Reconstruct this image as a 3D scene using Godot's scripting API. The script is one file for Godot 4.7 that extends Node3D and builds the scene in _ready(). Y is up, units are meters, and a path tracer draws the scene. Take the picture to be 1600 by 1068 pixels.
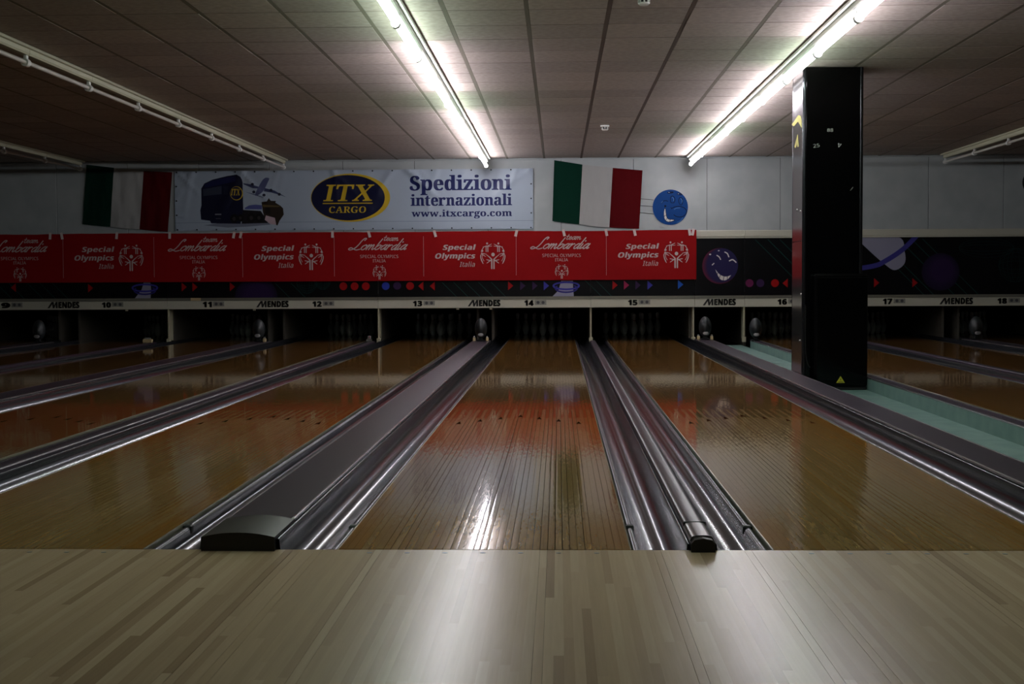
extends Node3D
# A bowling alley. The foul line is z = 0, lanes run towards -z, floor is y = 0, metres.

# ------------------------------------------------------------------ mesh building
class MB:
	var v := PackedVector3Array()
	var n := PackedVector3Array()
	var uv := PackedVector2Array()
	var c := PackedColorArray()
	var col := Color.WHITE
	var xf := Transform3D.IDENTITY
	func put(p: Vector3, nn: Vector3, t: Vector2) -> void:
		v.append(xf * p)
		n.append((xf.basis * nn).normalized())
		uv.append(t)
		c.append(col)
	func tri(a: Vector3, b: Vector3, d: Vector3, na: Vector3, nb: Vector3, nd: Vector3, ta := Vector2.ZERO, tb := Vector2.ZERO, td := Vector2.ZERO) -> void:
		put(a, na, ta)
		put(d, nd, td)
		put(b, nb, tb)
	# corners counter-clockwise seen from the front
	func quad(a: Vector3, b: Vector3, d: Vector3, e: Vector3, ns = null, ts = null) -> void:
		var f := (b - a).cross(e - a)
		if f.length_squared() < 1e-16:
			f = (d - b).cross(e - b)
		f = f.normalized()
		var m = ns if ns != null else [f, f, f, f]
		var t = ts if ts != null else [Vector2(0, 1), Vector2(1, 1), Vector2(1, 0), Vector2(0, 0)]
		tri(a, b, d, m[0], m[1], m[2], t[0], t[1], t[2])
		tri(a, d, e, m[0], m[2], m[3], t[0], t[2], t[3])
	func box(lo: Vector3, hi: Vector3) -> void:
		var a := Vector3(lo.x, lo.y, hi.z)
		var b := Vector3(hi.x, lo.y, hi.z)
		var d := Vector3(hi.x, hi.y, hi.z)
		var e := Vector3(lo.x, hi.y, hi.z)
		var a2 := Vector3(lo.x, lo.y, lo.z)
		var b2 := Vector3(hi.x, lo.y, lo.z)
		var d2 := Vector3(hi.x, hi.y, lo.z)
		var e2 := Vector3(lo.x, hi.y, lo.z)
		quad(a, b, d, e)
		quad(b2, a2, e2, d2)
		quad(b, b2, d2, d)
		quad(a2, a, e, e2)
		quad(e, d, d2, e2)
		quad(a2, b2, b, a)
	# box with chamfered edges
	func cbox(lo: Vector3, hi: Vector3, r: float) -> void:
		var cc := (lo + hi) / 2.0
		var h := (hi - lo) / 2.0
		r = minf(r, minf(h.x, minf(h.y, h.z)) * 0.9)
		var g := h - Vector3(r, r, r)
		var P := func(sx: int, sy: int, sz: int, ax: int) -> Vector3:
			return cc + Vector3(sx * (h.x if ax == 0 else g.x), sy * (h.y if ax == 1 else g.y), sz * (h.z if ax == 2 else g.z))
		for ax in 3:
			for s in [-1, 1]:
				var q := []
				for k in [[-1, -1], [1, -1], [1, 1], [-1, 1]]:
					var sg := [0, 0, 0]
					sg[ax] = s
					sg[(ax + 1) % 3] = k[0]
					sg[(ax + 2) % 3] = k[1]
					q.append(P.call(sg[0], sg[1], sg[2], ax))
				if s < 0:
					q.reverse()
				quad(q[0], q[1], q[2], q[3])
		for ax in 3:
			var u := (ax + 1) % 3
			var w := (ax + 2) % 3
			for su in [-1, 1]:
				for sw in [-1, 1]:
					var sg := [0, 0, 0]
					sg[u] = su
					sg[w] = sw
					sg[ax] = -1
					var p0: Vector3 = P.call(sg[0], sg[1], sg[2], u)
					var p1: Vector3 = P.call(sg[0], sg[1], sg[2], w)
					sg[ax] = 1
					var p2: Vector3 = P.call(sg[0], sg[1], sg[2], w)
					var p3: Vector3 = P.call(sg[0], sg[1], sg[2], u)
					if su * sw > 0:
						quad(p0, p1, p2, p3)
					else:
						quad(p3, p2, p1, p0)
		for sx in [-1, 1]:
			for sy in [-1, 1]:
				for sz in [-1, 1]:
					var a: Vector3 = P.call(sx, sy, sz, 0)
					var b: Vector3 = P.call(sx, sy, sz, 1)
					var d: Vector3 = P.call(sx, sy, sz, 2)
					var nn := Vector3(sx, sy, sz).normalized()
					if sx * sy * sz > 0:
						tri(a, b, d, nn, nn, nn)
					else:
						tri(a, d, b, nn, nn, nn)
	# a profile in x,y (walked so that the outside is on its right) pulled along z
	func extrude(pr: Array, z0: float, z1: float, smooth := true, closed := false, caps := false, cuts := 1) -> void:
		var m := pr.size()
		var nm := []
		for i in m:
			var a: Vector2 = pr[(i - 1 + m) % m] if closed or i > 0 else pr[i]
			var b: Vector2 = pr[(i + 1) % m] if closed or i < m - 1 else pr[i]
			var t := (b - a).normalized()
			nm.append(Vector3(t.y, -t.x, 0))
		for k in cuts:
			var za := lerpf(z0, z1, float(k) / cuts)
			var zb := lerpf(z0, z1, float(k + 1) / cuts)
			for i in (m if closed else m - 1):
				var j := (i + 1) % m
				var a := Vector3(pr[i].x, pr[i].y, za)
				var b := Vector3(pr[j].x, pr[j].y, za)
				var ns = [nm[i], nm[j], nm[j], nm[i]] if smooth else null
				var q := [a, b, b + Vector3(0, 0, zb - za), a + Vector3(0, 0, zb - za)]
				if z1 < z0:
					quad(q[1], q[0], q[3], q[2], [ns[1], ns[0], ns[3], ns[2]] if smooth else null)
				else:
					quad(q[0], q[1], q[2], q[3], ns)
		if caps:
			var pv := PackedVector2Array(pr)
			var ix := Geometry2D.triangulate_polygon(pv)
			for k in range(0, ix.size(), 3):
				var p := [pv[ix[k]], pv[ix[k + 1]], pv[ix[k + 2]]]
				if (p[1] - p[0]).cross(p[2] - p[0]) < 0:
					p.reverse()
				for f in [maxf(z0, z1), minf(z0, z1)]:
					var nz := Vector3(0, 0, 1 if f == maxf(z0, z1) else -1)
					var q := [Vector3(p[0].x, p[0].y, f), Vector3(p[1].x, p[1].y, f), Vector3(p[2].x, p[2].y, f)]
					if nz.z < 0:
						q.reverse()
					tri(q[0], q[1], q[2], nz, nz, nz)
	func rod(a: Vector3, b: Vector3, r: float, seg := 10, ends := true, r2 := -1.0) -> void:
		if r2 < 0:
			r2 = r
		var d := (b - a).normalized()
		var s := d.cross(Vector3.UP if absf(d.y) < 0.9 else Vector3.RIGHT).normalized()
		var t := d.cross(s)
		for i in seg:
			var p := TAU * i / seg
			var q := TAU * (i + 1) / seg
			var n0 := s * cos(p) + t * sin(p)
			var n1 := s * cos(q) + t * sin(q)
			quad(a + n0 * r, a + n1 * r, b + n1 * r2, b + n0 * r2, [n0, n1, n1, n0])
			if ends:
				tri(a, a + n1 * r, a + n0 * r, -d, -d, -d)
				tri(b, b + n0 * r2, b + n1 * r2, d, d, d)
	# profile of (radius, height) turned about the y axis
	func lathe(pr: Array, seg := 16, sx := 1.0, sz := 1.0) -> void:
		var m := pr.size()
		for i in m - 1:
			for k in seg:
				var p := TAU * k / seg
				var q := TAU * (k + 1) / seg
				var ps := []
				var ns := []
				for w in [[i, p], [i, q], [i + 1, q], [i + 1, p]]:
					var r: Vector2 = pr[w[0]]
					var a: Vector2 = pr[maxi(w[0] - 1, 0)]
					var b: Vector2 = pr[mini(w[0] + 1, m - 1)]
					var t := (b - a).normalized()
					ps.append(Vector3(r.x * cos(w[1]) * sx, r.y, -r.x * sin(w[1]) * sz))
					ns.append(Vector3(t.y * cos(w[1]) / sx, -t.x, -t.y * sin(w[1]) / sz).normalized())
				quad(ps[0], ps[1], ps[2], ps[3], ns)
	func mesh() -> ArrayMesh:
		var a := []
		a.resize(Mesh.ARRAY_MAX)
		a[Mesh.ARRAY_VERTEX] = v
		a[Mesh.ARRAY_NORMAL] = n
		a[Mesh.ARRAY_TEX_UV] = uv
		a[Mesh.ARRAY_COLOR] = c
		var o := ArrayMesh.new()
		o.add_surface_from_arrays(Mesh.PRIMITIVE_TRIANGLES, a)
		return o

# ------------------------------------------------------------------ flat print
class Print:
	var im: Image
	var W: int
	var H: int
	const S := 2
	func _init(w: int, h: int, bg: Color) -> void:
		W = w
		H = h
		im = Image.create(w * S, h * S, false, Image.FORMAT_RGB8)
		im.fill(bg)
	func poly(pts: Array, col: Color) -> void:
		var lo := 1e9
		var hi := -1e9
		for p in pts:
			lo = minf(lo, p.y)
			hi = maxf(hi, p.y)
		var y0 := maxi(0, int(floor(lo * S)))
		var y1 := mini(H * S - 1, int(ceil(hi * S)))
		var m := pts.size()
		for y in range(y0, y1 + 1):
			var yy := (y + 0.5) / S
			var xs := []
			for i in m:
				var a: Vector2 = pts[i]
				var b: Vector2 = pts[(i + 1) % m]
				if (a.y <= yy) != (b.y <= yy):
					xs.append(a.x + (yy - a.y) / (b.y - a.y) * (b.x - a.x))
			xs.sort()
			for k in range(0, xs.size() - 1, 2):
				var xa := clampi(int(round(xs[k] * S)), 0, W * S)
				var xb := clampi(int(round(xs[k + 1] * S)), 0, W * S)
				if xb > xa:
					im.fill_rect(Rect2i(xa, y, xb - xa, 1), col)
	func ell(x: float, y: float, rx: float, ry: float, col: Color, turn := 0.0) -> void:
		var p := []
		for i in 48:
			p.append(Vector2(x, y) + Vector2(cos(TAU * i / 48) * rx, sin(TAU * i / 48) * ry).rotated(turn))
		poly(p, col)
	func line(pts: Array, w: float, col: Color, w2 := -1.0) -> void:
		var m := pts.size()
		for i in m - 1:
			var a: Vector2 = pts[i]
			var b: Vector2 = pts[i + 1]
			var wa := w if w2 < 0 else lerpf(w, w2, float(i) / (m - 1))
			var wb := w if w2 < 0 else lerpf(w, w2, float(i + 1) / (m - 1))
			var s := (b - a).normalized().orthogonal() / 2.0
			poly([a + s * wa, b + s * wb, b - s * wb, a - s * wa], col)
			if w > 2.0:
				ell(a.x, a.y, wa / 2, wa / 2, col)
				ell(b.x, b.y, wb / 2, wb / 2, col)
	func arc(x: float, y: float, rx: float, ry: float, a0: float, a1: float, w: float, col: Color, w2 := -1.0) -> void:
		var p := []
		for i in 25:
			var a := deg_to_rad(lerpf(a0, a1, i / 24.0))
			p.append(Vector2(x + cos(a) * rx, y - sin(a) * ry))
		line(p, w, col, w2)
	static func smooth(pts: Array, k := 8) -> Array:
		var cu := Curve2D.new()
		for i in pts.size():
			var t: Vector2 = (pts[mini(i + 1, pts.size() - 1)] - pts[maxi(i - 1, 0)]) / 6.0
			cu.add_point(pts[i], -t, t)
		var o := []
		for i in pts.size() - 1:
			for j in k:
				o.append(cu.sample(i, float(j) / k))
		o.append(pts[-1])
		return o
	# letters fitted into a rectangle, leaning by lean (share of the height)
	func text(s: String, font: Font, r: Rect2, col: Color, lean := 0.0, fat := 0.0) -> void:
		var tm := TextMesh.new()
		tm.font = font
		tm.font_size = 96
		tm.pixel_size = 0.01
		tm.curve_step = 1.0
		tm.depth = 0.0
		tm.text = s
		var a := tm.get_mesh_arrays()
		var v: PackedVector3Array = a[Mesh.ARRAY_VERTEX]
		var ix: PackedInt32Array = a[Mesh.ARRAY_INDEX]
		var lo := Vector3(1e9, 1e9, 0)
		var hi := -lo
		for p in v:
			lo = lo.min(p)
			hi = hi.max(p)
		var q := []
		for p in v:
			var t := Vector2((p.x - lo.x) / (hi.x - lo.x), (hi.y - p.y) / (hi.y - lo.y))
			q.append(Vector2(r.position.x + t.x * r.size.x + (0.5 - t.y) * lean * r.size.y, r.position.y + t.y * r.size.y))
		for k in range(0, ix.size(), 3):
			poly([q[ix[k]], q[ix[k + 1]], q[ix[k + 2]]], col)
			if fat > 0.0:
				for e in [-fat, fat]:
					poly([q[ix[k]] + Vector2(e, 0), q[ix[k + 1]] + Vector2(e, 0), q[ix[k + 2]] + Vector2(e, 0)], col)
	func tex() -> ImageTexture:
		im.resize(W, H, Image.INTERPOLATE_BILINEAR)
		return ImageTexture.create_from_image(im)

# ------------------------------------------------------------------ scene helpers
var rng := RandomNumberGenerator.new()
var used := {}
var M := {}
var sans := SystemFont.new()
var serif := SystemFont.new()

func numbered(s: String) -> String:
	used[s] = used.get(s, -1) + 1
	return s if used[s] == 0 else "%s_%03d" % [s, used[s]]

func tag(o: Node, label: String, category := "", group := "", kind := "") -> Node:
	o.set_meta("label", label)
	if category != "":
		o.set_meta("category", category)
	if group != "":
		o.set_meta("group", group)
	if kind != "":
		o.set_meta("kind", kind)
	return o

func thing(called: String, at: Vector3, label: String, category: String, group := "", kind := "") -> Node3D:
	var o := Node3D.new()
	o.name = numbered(called)
	o.position = at
	add_child(o)
	tag(o, label, category, group, kind)
	return o

func part(called: String, m, mat: Material, parent: Node, at := Vector3.ZERO) -> MeshInstance3D:
	var o := MeshInstance3D.new()
	o.name = called if parent != self else numbered(called)
	o.mesh = m.mesh() if m is MB else m
	o.material_override = mat
	o.position = at
	parent.add_child(o, true)
	return o

func struct(called: String, label: String) -> Node3D:
	var o := Node3D.new()
	o.name = called
	add_child(o)
	o.set_meta("kind", "structure")
	o.set_meta("label", label)
	return o

func mat(c: Color, rough := 0.6, metal := 0.0, spec := 0.5) -> StandardMaterial3D:
	var m := StandardMaterial3D.new()
	m.albedo_color = c
	m.roughness = rough
	m.metallic = metal
	m.metallic_specular = spec
	return m

func c8(r: int, g: int, b: int) -> Color:
	return Color8(r, g, b)

func noise_tex(freq: float, sd: int, a: Color, b: Color, size := 512, oct := 4) -> NoiseTexture2D:
	var f := FastNoiseLite.new()
	f.noise_type = FastNoiseLite.TYPE_SIMPLEX_SMOOTH
	f.seed = sd
	f.frequency = freq
	f.fractal_octaves = oct
	var t := NoiseTexture2D.new()
	t.width = size
	t.height = size
	t.seamless = true
	t.noise = f
	var g := Gradient.new()
	g.set_color(0, a)
	g.set_color(1, b)
	t.color_ramp = g
	return t

func noise_normal(freq: float, sd: int, bump: float, size := 512) -> NoiseTexture2D:
	var f := FastNoiseLite.new()
	f.noise_type = FastNoiseLite.TYPE_SIMPLEX_SMOOTH
	f.seed = sd
	f.frequency = freq
	f.fractal_octaves = 3
	var t := NoiseTexture2D.new()
	t.width = size
	t.height = size
	t.seamless = true
	t.as_normal_map = true
	t.bump_strength = bump
	t.noise = f
	return t

func world_map(m: StandardMaterial3D, sc: Vector3, off := Vector3.ZERO) -> StandardMaterial3D:
	m.uv1_triplanar = true
	m.uv1_world_triplanar = true
	m.uv1_scale = sc
	m.uv1_offset = off
	return m

# ------------------------------------------------------------------ measures
const LW := 1.054
const LANES := {9: -9.249, 10: -7.478, 11: -5.91, 12: -4.139, 13: -2.571, 14: -0.8, 15: 0.768, 16: 3.16, 17: 4.728, 18: 6.49}   # left edge of each lane
const REF := {9: "the leftmost lane", 10: "the second lane from the left", 11: "the third lane from the left", 12: "the fourth lane from the left", 13: "the fifth lane from the left", 14: "the centre lane", 15: "the lane left of the pillar", 16: "the third lane from the right", 17: "the second lane from the right", 18: "the rightmost lane"}
const LANE_END := -19.2
const WALL_Z := -17.19
const FACE_Z := -16.2
const CEIL := 2.9336
const LEFT := -9.53
const RIGHT := 7.88
const BACK := 6.4

func _ready() -> void:
	# camera
	var cam := Camera3D.new()
	cam.name = "camera"
	cam.position = Vector3(0, 0.9721, 4.798)
	cam.rotation = Vector3(-0.04653, 0.0348, -0.00516)
	cam.fov = rad_to_deg(2.0 * atan(534.0 / 2099.05))
	cam.near = 0.05
	cam.far = 100.0
	add_child(cam)
	cam.current = true
	# air
	var env := Environment.new()
	env.background_mode = Environment.BG_COLOR
	env.background_color = Color.BLACK
	env.tonemap_mode = Environment.TONE_MAPPER_LINEAR
	env.tonemap_exposure = EXPOSURE
	env.sdfgi_enabled = true
	env.ssao_enabled = true
	env.ssil_enabled = true
	var we := WorldEnvironment.new()
	we.name = "air"
	we.environment = env
	add_child(we)
	rng.seed = 7
	sans.font_names = PackedStringArray(["Droid Sans"])
	serif.font_names = PackedStringArray(["Droid Serif"])
	serif.font_weight = 700
	materials()
	room()
	lights()
	floor_approach()
	for k in LANES:
		lane(k)
	caps()
	masking()
	pits()
	banners()
	pillar()
	small_things()

const EXPOSURE := 1.0
const GLOW := 40.0        # what a tube gives off
const DULL_A := [4, 7, 8, 9, 10, 11]   # older tubes of the two lit rows, counted from the far end
const DULL_B := [2, 6, 9, 10, 11]
const TUBES := 12
const STRIP := 0.08       # the light just under each tube

func materials() -> void:
	M.tube_cool = mat(c8(245, 255, 250), 0.4)
	M.tube_warm = mat(c8(250, 248, 255), 0.4)
	for k in [["tube_cool", Color(0.90, 1.0, 0.94), 0.72], ["tube_warm", Color(0.98, 0.96, 1.0), 1.35]]:
		M[k[0]].emission_enabled = true
		M[k[0]].emission = k[1]
		M[k[0]].emission_energy_multiplier = GLOW * k[2]
	M.tube_off = mat(c8(205, 200, 190), 0.25)
	M.batten = mat(c8(205, 208, 196), 0.45)
	M.batten_old = mat(c8(172, 170, 144), 0.45)
	M.holder = mat(c8(225, 225, 220), 0.4)
	M.tiles = []
	for i in 4:
		var m := mat(Color.WHITE, 0.9)
		var k: float = [1.0, 0.955, 1.03, 0.98][i]
		m.albedo_texture = noise_tex(0.03, 11, Color(0.62 * k, 0.575 * k, 0.535 * k), Color(0.71 * k, 0.665 * k, 0.625 * k), 512, 5)
		M.tiles.append(world_map(m, Vector3(0.9, 0.9, 0.9), Vector3(0.31 * i, 0, 0.17 * i)))
	M.grid = mat(c8(112, 106, 90), 0.8)
	M.joint = mat(c8(84, 75, 65), 0.9)  # shade and dirt of the tile gaps put into one dark colour
	M.grid_brown = mat(c8(88, 70, 57), 0.85)
	M.void_dark = mat(c8(24, 20, 18), 0.95)
	var w := mat(Color.WHITE, 0.55)
	w.albedo_texture = noise_tex(0.02, 5, c8(164, 171, 170), c8(178, 184, 182), 256, 3)
	M.panel = world_map(w, Vector3(0.4, 0.4, 0.4))
	M.side = mat(c8(84, 82, 78), 0.8)
	M.beige = mat(c8(188, 187, 170), 0.5)
	M.lip = mat(c8(150, 148, 135), 0.25, 0.55)
	M.post = mat(c8(176, 170, 144), 0.5)
	M.black_ink = mat(c8(10, 10, 10), 0.5)
	M.plate = mat(c8(136, 136, 128), 0.4)
	M.plate_dot = mat(c8(70, 72, 74), 0.3)
	M.pit = mat(c8(22, 21, 19), 0.9)
	M.pit_board = mat(c8(74, 69, 60), 0.7)
	M.pin = mat(c8(244, 243, 236), 0.3)
	M.pin_red = mat(c8(150, 20, 24), 0.3)
	# approach boards: pale worn maple
	M.maple = []
	var tones := [[0.755, 0.645, 0.535], [0.725, 0.615, 0.505], [0.775, 0.67, 0.56], [0.695, 0.583, 0.475], [0.74, 0.63, 0.515], [0.645, 0.535, 0.43]]
	for i in tones.size():
		var t: Array = tones[i]
		var m := mat(Color.WHITE, 0.25, 0.0, 0.42)
		m.albedo_texture = noise_tex(0.02, 21 + i % 3, Color(t[0] * 0.97, t[1] * 0.967, t[2] * 0.963), Color(t[0] * 1.015, t[1] * 1.015, t[2] * 1.015), 512, 3)
		M.maple.append(world_map(m, Vector3(7.0, 7.0, 0.25), Vector3(0.13 * i, 0, 0.29 * i)))
	# lane boards: lacquered, amber towards the edges of a lane
	M.lane = []
	tones = [[0.60, 0.475, 0.305], [0.575, 0.445, 0.275], [0.62, 0.495, 0.33], [0.60, 0.445, 0.25], [0.59, 0.415, 0.20]]
	for i in tones.size():
		var t: Array = tones[i]
		var m := mat(Color.WHITE, 0.075)
		m.albedo_texture = noise_tex(0.02, 41 + i % 3, Color(t[0] * 0.92, t[1] * 0.91, t[2] * 0.88), Color(t[0] * 1.04, t[1] * 1.04, t[2] * 1.03), 512, 5)
		m.normal_enabled = true
		m.normal_texture = M.get("ripple", noise_normal(0.02, 77, 3.0))
		M.ripple = m.normal_texture
		m.normal_scale = 0.035
		M.lane.append(world_map(m, Vector3(5.0, 5.0, 0.4), Vector3(0.17 * i, 0, 0.23 * i)))
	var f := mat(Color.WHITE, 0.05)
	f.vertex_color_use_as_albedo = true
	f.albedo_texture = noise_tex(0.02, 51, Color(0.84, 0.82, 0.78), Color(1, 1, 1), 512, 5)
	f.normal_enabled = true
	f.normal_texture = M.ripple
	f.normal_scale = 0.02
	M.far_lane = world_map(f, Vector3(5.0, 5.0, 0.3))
	M.underfloor = mat(c8(30, 22, 15), 0.8)
	M.dart = mat(c8(44, 24, 16), 0.6, 0.0, 0.0)
	M.dot = mat(c8(46, 36, 28), 0.36)
	M.rule = mat(c8(28, 24, 20), 0.6)
	# gutters, caps
	var g := mat(c8(76, 78, 84), 0.17, 0.7)
	g.normal_enabled = true
	g.normal_texture = noise_normal(0.01, 91, 4.0)
	g.normal_scale = 0.02
	M.gutter = world_map(g, Vector3(3.0, 3.0, 0.5))
	M.rail = mat(c8(58, 55, 64), 0.25, 0.2)
	M.rubber = mat(c8(18, 18, 18), 0.5)
	M.strip = mat(c8(128, 124, 104), 0.3, 0.4)
	var cp := mat(Color.WHITE, 0.3)
	cp.albedo_texture = noise_tex(0.2, 61, c8(50, 42, 52), c8(64, 55, 65), 512, 3)
	M.cap = world_map(cp, Vector3(2.0, 2.0, 1.0))
	M.cap_side = mat(c8(52, 50, 52), 0.35, 0.2)
	M.trim = mat(c8(190, 185, 190), 0.22, 0.85)
	M.end_block = mat(c8(22, 21, 21), 0.35)
	M.end_top = mat(c8(48, 45, 44), 0.4)
	M.sleeve = mat(c8(120, 115, 118), 0.28, 0.6)
	var tl := mat(Color.WHITE, 0.6)
	tl.albedo_texture = noise_tex(0.02, 71, c8(92, 122, 116), c8(112, 140, 132), 256, 3)
	M.teal = world_map(tl, Vector3(0.8, 0.8, 0.8))
	# pillar
	var pl := mat(c8(5, 5, 6), 0.14, 0.0, 0.35)
	pl.roughness_texture = noise_tex(0.02, 81, Color(0.8, 0.8, 0.8), Color(1, 1, 1), 256, 3)
	M.pillar_front = world_map(pl, Vector3(1, 1, 1))
	M.pillar_side = mat(c8(150, 150, 154), 0.12, 0.92)
	M.pillar_edge = mat(c8(60, 60, 64), 0.2, 0.8)
	M.cabinet = mat(c8(6, 6, 7), 0.25, 0.0, 0.3)
	M.yellow = mat(c8(196, 190, 40), 0.5)
	M.tape_yellow = mat(c8(196, 188, 96), 0.5)
	M.sticker = mat(c8(190, 190, 186), 0.5)
	M.tape_clear = mat(c8(214, 196, 190), 0.35)
	M.steel = mat(c8(210, 208, 200), 0.25, 0.9)
	M.pod = mat(c8(34, 39, 41), 0.45)
	M.pod_lens = mat(c8(128, 126, 124), 0.3)
	M.pod_dark = mat(c8(20, 22, 22), 0.4)
	M.cream = mat(c8(190, 170, 128), 0.5)

# ------------------------------------------------------------------ room shell
func slab(called: String, label: String, lo: Vector3, hi: Vector3, m: Material) -> Node3D:
	var b := MB.new()
	b.box(lo, hi)
	var o := part(called, b, m, self)
	o.set_meta("kind", "structure")
	o.set_meta("label", label)
	return o

func room() -> void:
	slab("wall_left", "grey side wall at the far left end of the lanes", Vector3(LEFT - 0.15, -0.6, -20.6), Vector3(LEFT, CEIL + 0.2, BACK), M.side)
	slab("wall_right", "grey side wall at the far right end of the lanes", Vector3(RIGHT, -0.6, -20.6), Vector3(RIGHT + 0.15, CEIL + 0.2, BACK), M.side)
	slab("wall_front", "grey wall behind the approach", Vector3(LEFT - 0.15, -0.6, BACK), Vector3(RIGHT + 0.15, CEIL + 0.2, BACK + 0.15), M.side)
	slab("wall_pit", "black curtain wall at the back of the pin pits", Vector3(LEFT, -0.6, -20.6), Vector3(RIGHT, 0.75, -20.45), M.pit)
	slab("ceiling_pit", "black underside of the machinery over the pin pits", Vector3(LEFT, 0.72, -20.6), Vector3(RIGHT, 0.86, WALL_Z - 0.12), M.pit_board)
	slab("floor_pit", "dark floor under lanes and gutters", Vector3(LEFT - 0.15, -0.6, -20.6), Vector3(RIGHT + 0.15, -0.3, BACK), M.pit)
	# back wall of upright white panels with shallow joints
	var w := struct("wall_back", "white wall of tall insulated panels above the lane masking")
	var b := MB.new()
	b.box(Vector3(LEFT, 0.72, WALL_Z - 0.12), Vector3(RIGHT, CEIL + 0.1, WALL_Z - 0.012))
	part("panel_backing", b, M.side, w)
	var seams := [LEFT, -8.274, -7.09, -5.905, -4.741, -3.523, -2.345, -1.148, 0.048, 1.224, 2.412, 3.596, 4.785, 5.973, 7.17, RIGHT]
	for i in seams.size() - 1:
		b = MB.new()
		b.cbox(Vector3(seams[i] + 0.003, 0.75, WALL_Z - 0.012), Vector3(seams[i + 1] - 0.003, CEIL + 0.03, WALL_Z), 0.004)
		part("wall_panel", b, M.panel, w)
	# suspended ceiling
	var c := struct("ceiling", "suspended ceiling of square mineral tiles with brownish grid bars")
	b = MB.new()
	b.box(Vector3(LEFT, CEIL + 0.05, WALL_Z - 0.1), Vector3(RIGHT, CEIL + 0.2, BACK))
	part("ceiling_slab", b, M.void_dark, c)
	var x0 := -0.22434
	var z0 := -5.099
	var spots := []
	for i in range(-9, 21):
		for j in range(-16, 15):
			var xa := x0 + 0.6 * j
			var xb := xa + 0.6
			var zb := z0 - 0.6 * i + 0.6
			var za := maxf(zb - 0.6, WALL_Z + 0.002)
			if xb < LEFT + 0.05 or xa > RIGHT - 0.05 or zb - za < 0.05:
				continue
			xa = maxf(xa, LEFT + 0.005)
			xb = minf(xb, RIGHT - 0.005)
			if xb - xa < 0.06:
				continue
			var d := 4.798 - (za + zb) / 2
			var inview := d > 9.0 and absf((xa + xb) / 2 + 0.0348 * d) < 0.381 * d + 0.45
			spots.append([xa, xb, za, zb, d if inview else 1000.0 + d])
	spots.sort_custom(func(p, q): return p[4] < q[4])
	var rest := MB.new()
	for k in spots.size():
		var s: Array = spots[k]
		var lift := rng.randf_range(0.0, 0.0018)
		var m := MB.new() if k < 296 else rest
		var lo := Vector3(s[0] + 0.016, CEIL + lift, s[2] + 0.007)
		var hi := Vector3(s[1] - 0.016, CEIL + 0.016 + lift, s[3] - 0.007)
		m.xf = Transform3D(Basis.from_euler(Vector3(rng.randf_range(-0.003, 0.003), 0, rng.randf_range(-0.002, 0.002))), (lo + hi) / 2)
		m.cbox((lo - hi) / 2, (hi - lo) / 2, 0.003)
		if k < 296:
			part("ceiling_tile", m, M.tiles[rng.randi() % 4], c)
	var r := part("ceiling_tile_field", rest, M.tiles[0], c)
	r.set_meta("kind", "stuff")
	for j in range(-15, 14):
		var x := x0 + 0.6 * j
		if x < LEFT or x > RIGHT:
			continue
		b = MB.new()
		b.cbox(Vector3(x - 0.0165, CEIL + 0.0015, WALL_Z), Vector3(x + 0.0165, CEIL + 0.022, BACK), 0.002)
		part("grid_bar", b, M.grid_brown if j in [1, 2] else M.grid, c)
	for i in range(-6, 21):  # added dark strips painting shade and dirty edges between tile rows, not real bars
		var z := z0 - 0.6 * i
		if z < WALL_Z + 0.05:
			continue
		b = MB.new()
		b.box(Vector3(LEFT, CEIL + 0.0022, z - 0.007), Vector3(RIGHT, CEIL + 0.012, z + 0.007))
		part("joint_shade_strip", b, M.joint, c)
	b = MB.new()
	b.cbox(Vector3(LEFT, CEIL - 0.022, WALL_Z), Vector3(RIGHT, CEIL + 0.0, WALL_Z + 0.02), 0.003)
	part("edge_trim", b, M.panel, c)

# ------------------------------------------------------------------ lamps
func lights() -> void:
	var info := [
		[-7.75, 0, "unlit row of ceiling tubes over the leftmost lanes, mostly lost in shadow"],
		[-4.43, 0, "unlit row of fluorescent tubes on a yellowed rail, left of the lit rows"],
		[-1.155, 1, "lit row of fluorescent tubes ending above the white cargo banner"],
		[2.12, 1, "lit row of fluorescent tubes passing just left of the black pillar"],
		[6.14, 0, "unlit row of fluorescent tubes right of the black pillar"]]
	for k in info:
		strip(k[0], k[1] == 1, k[2])

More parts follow.
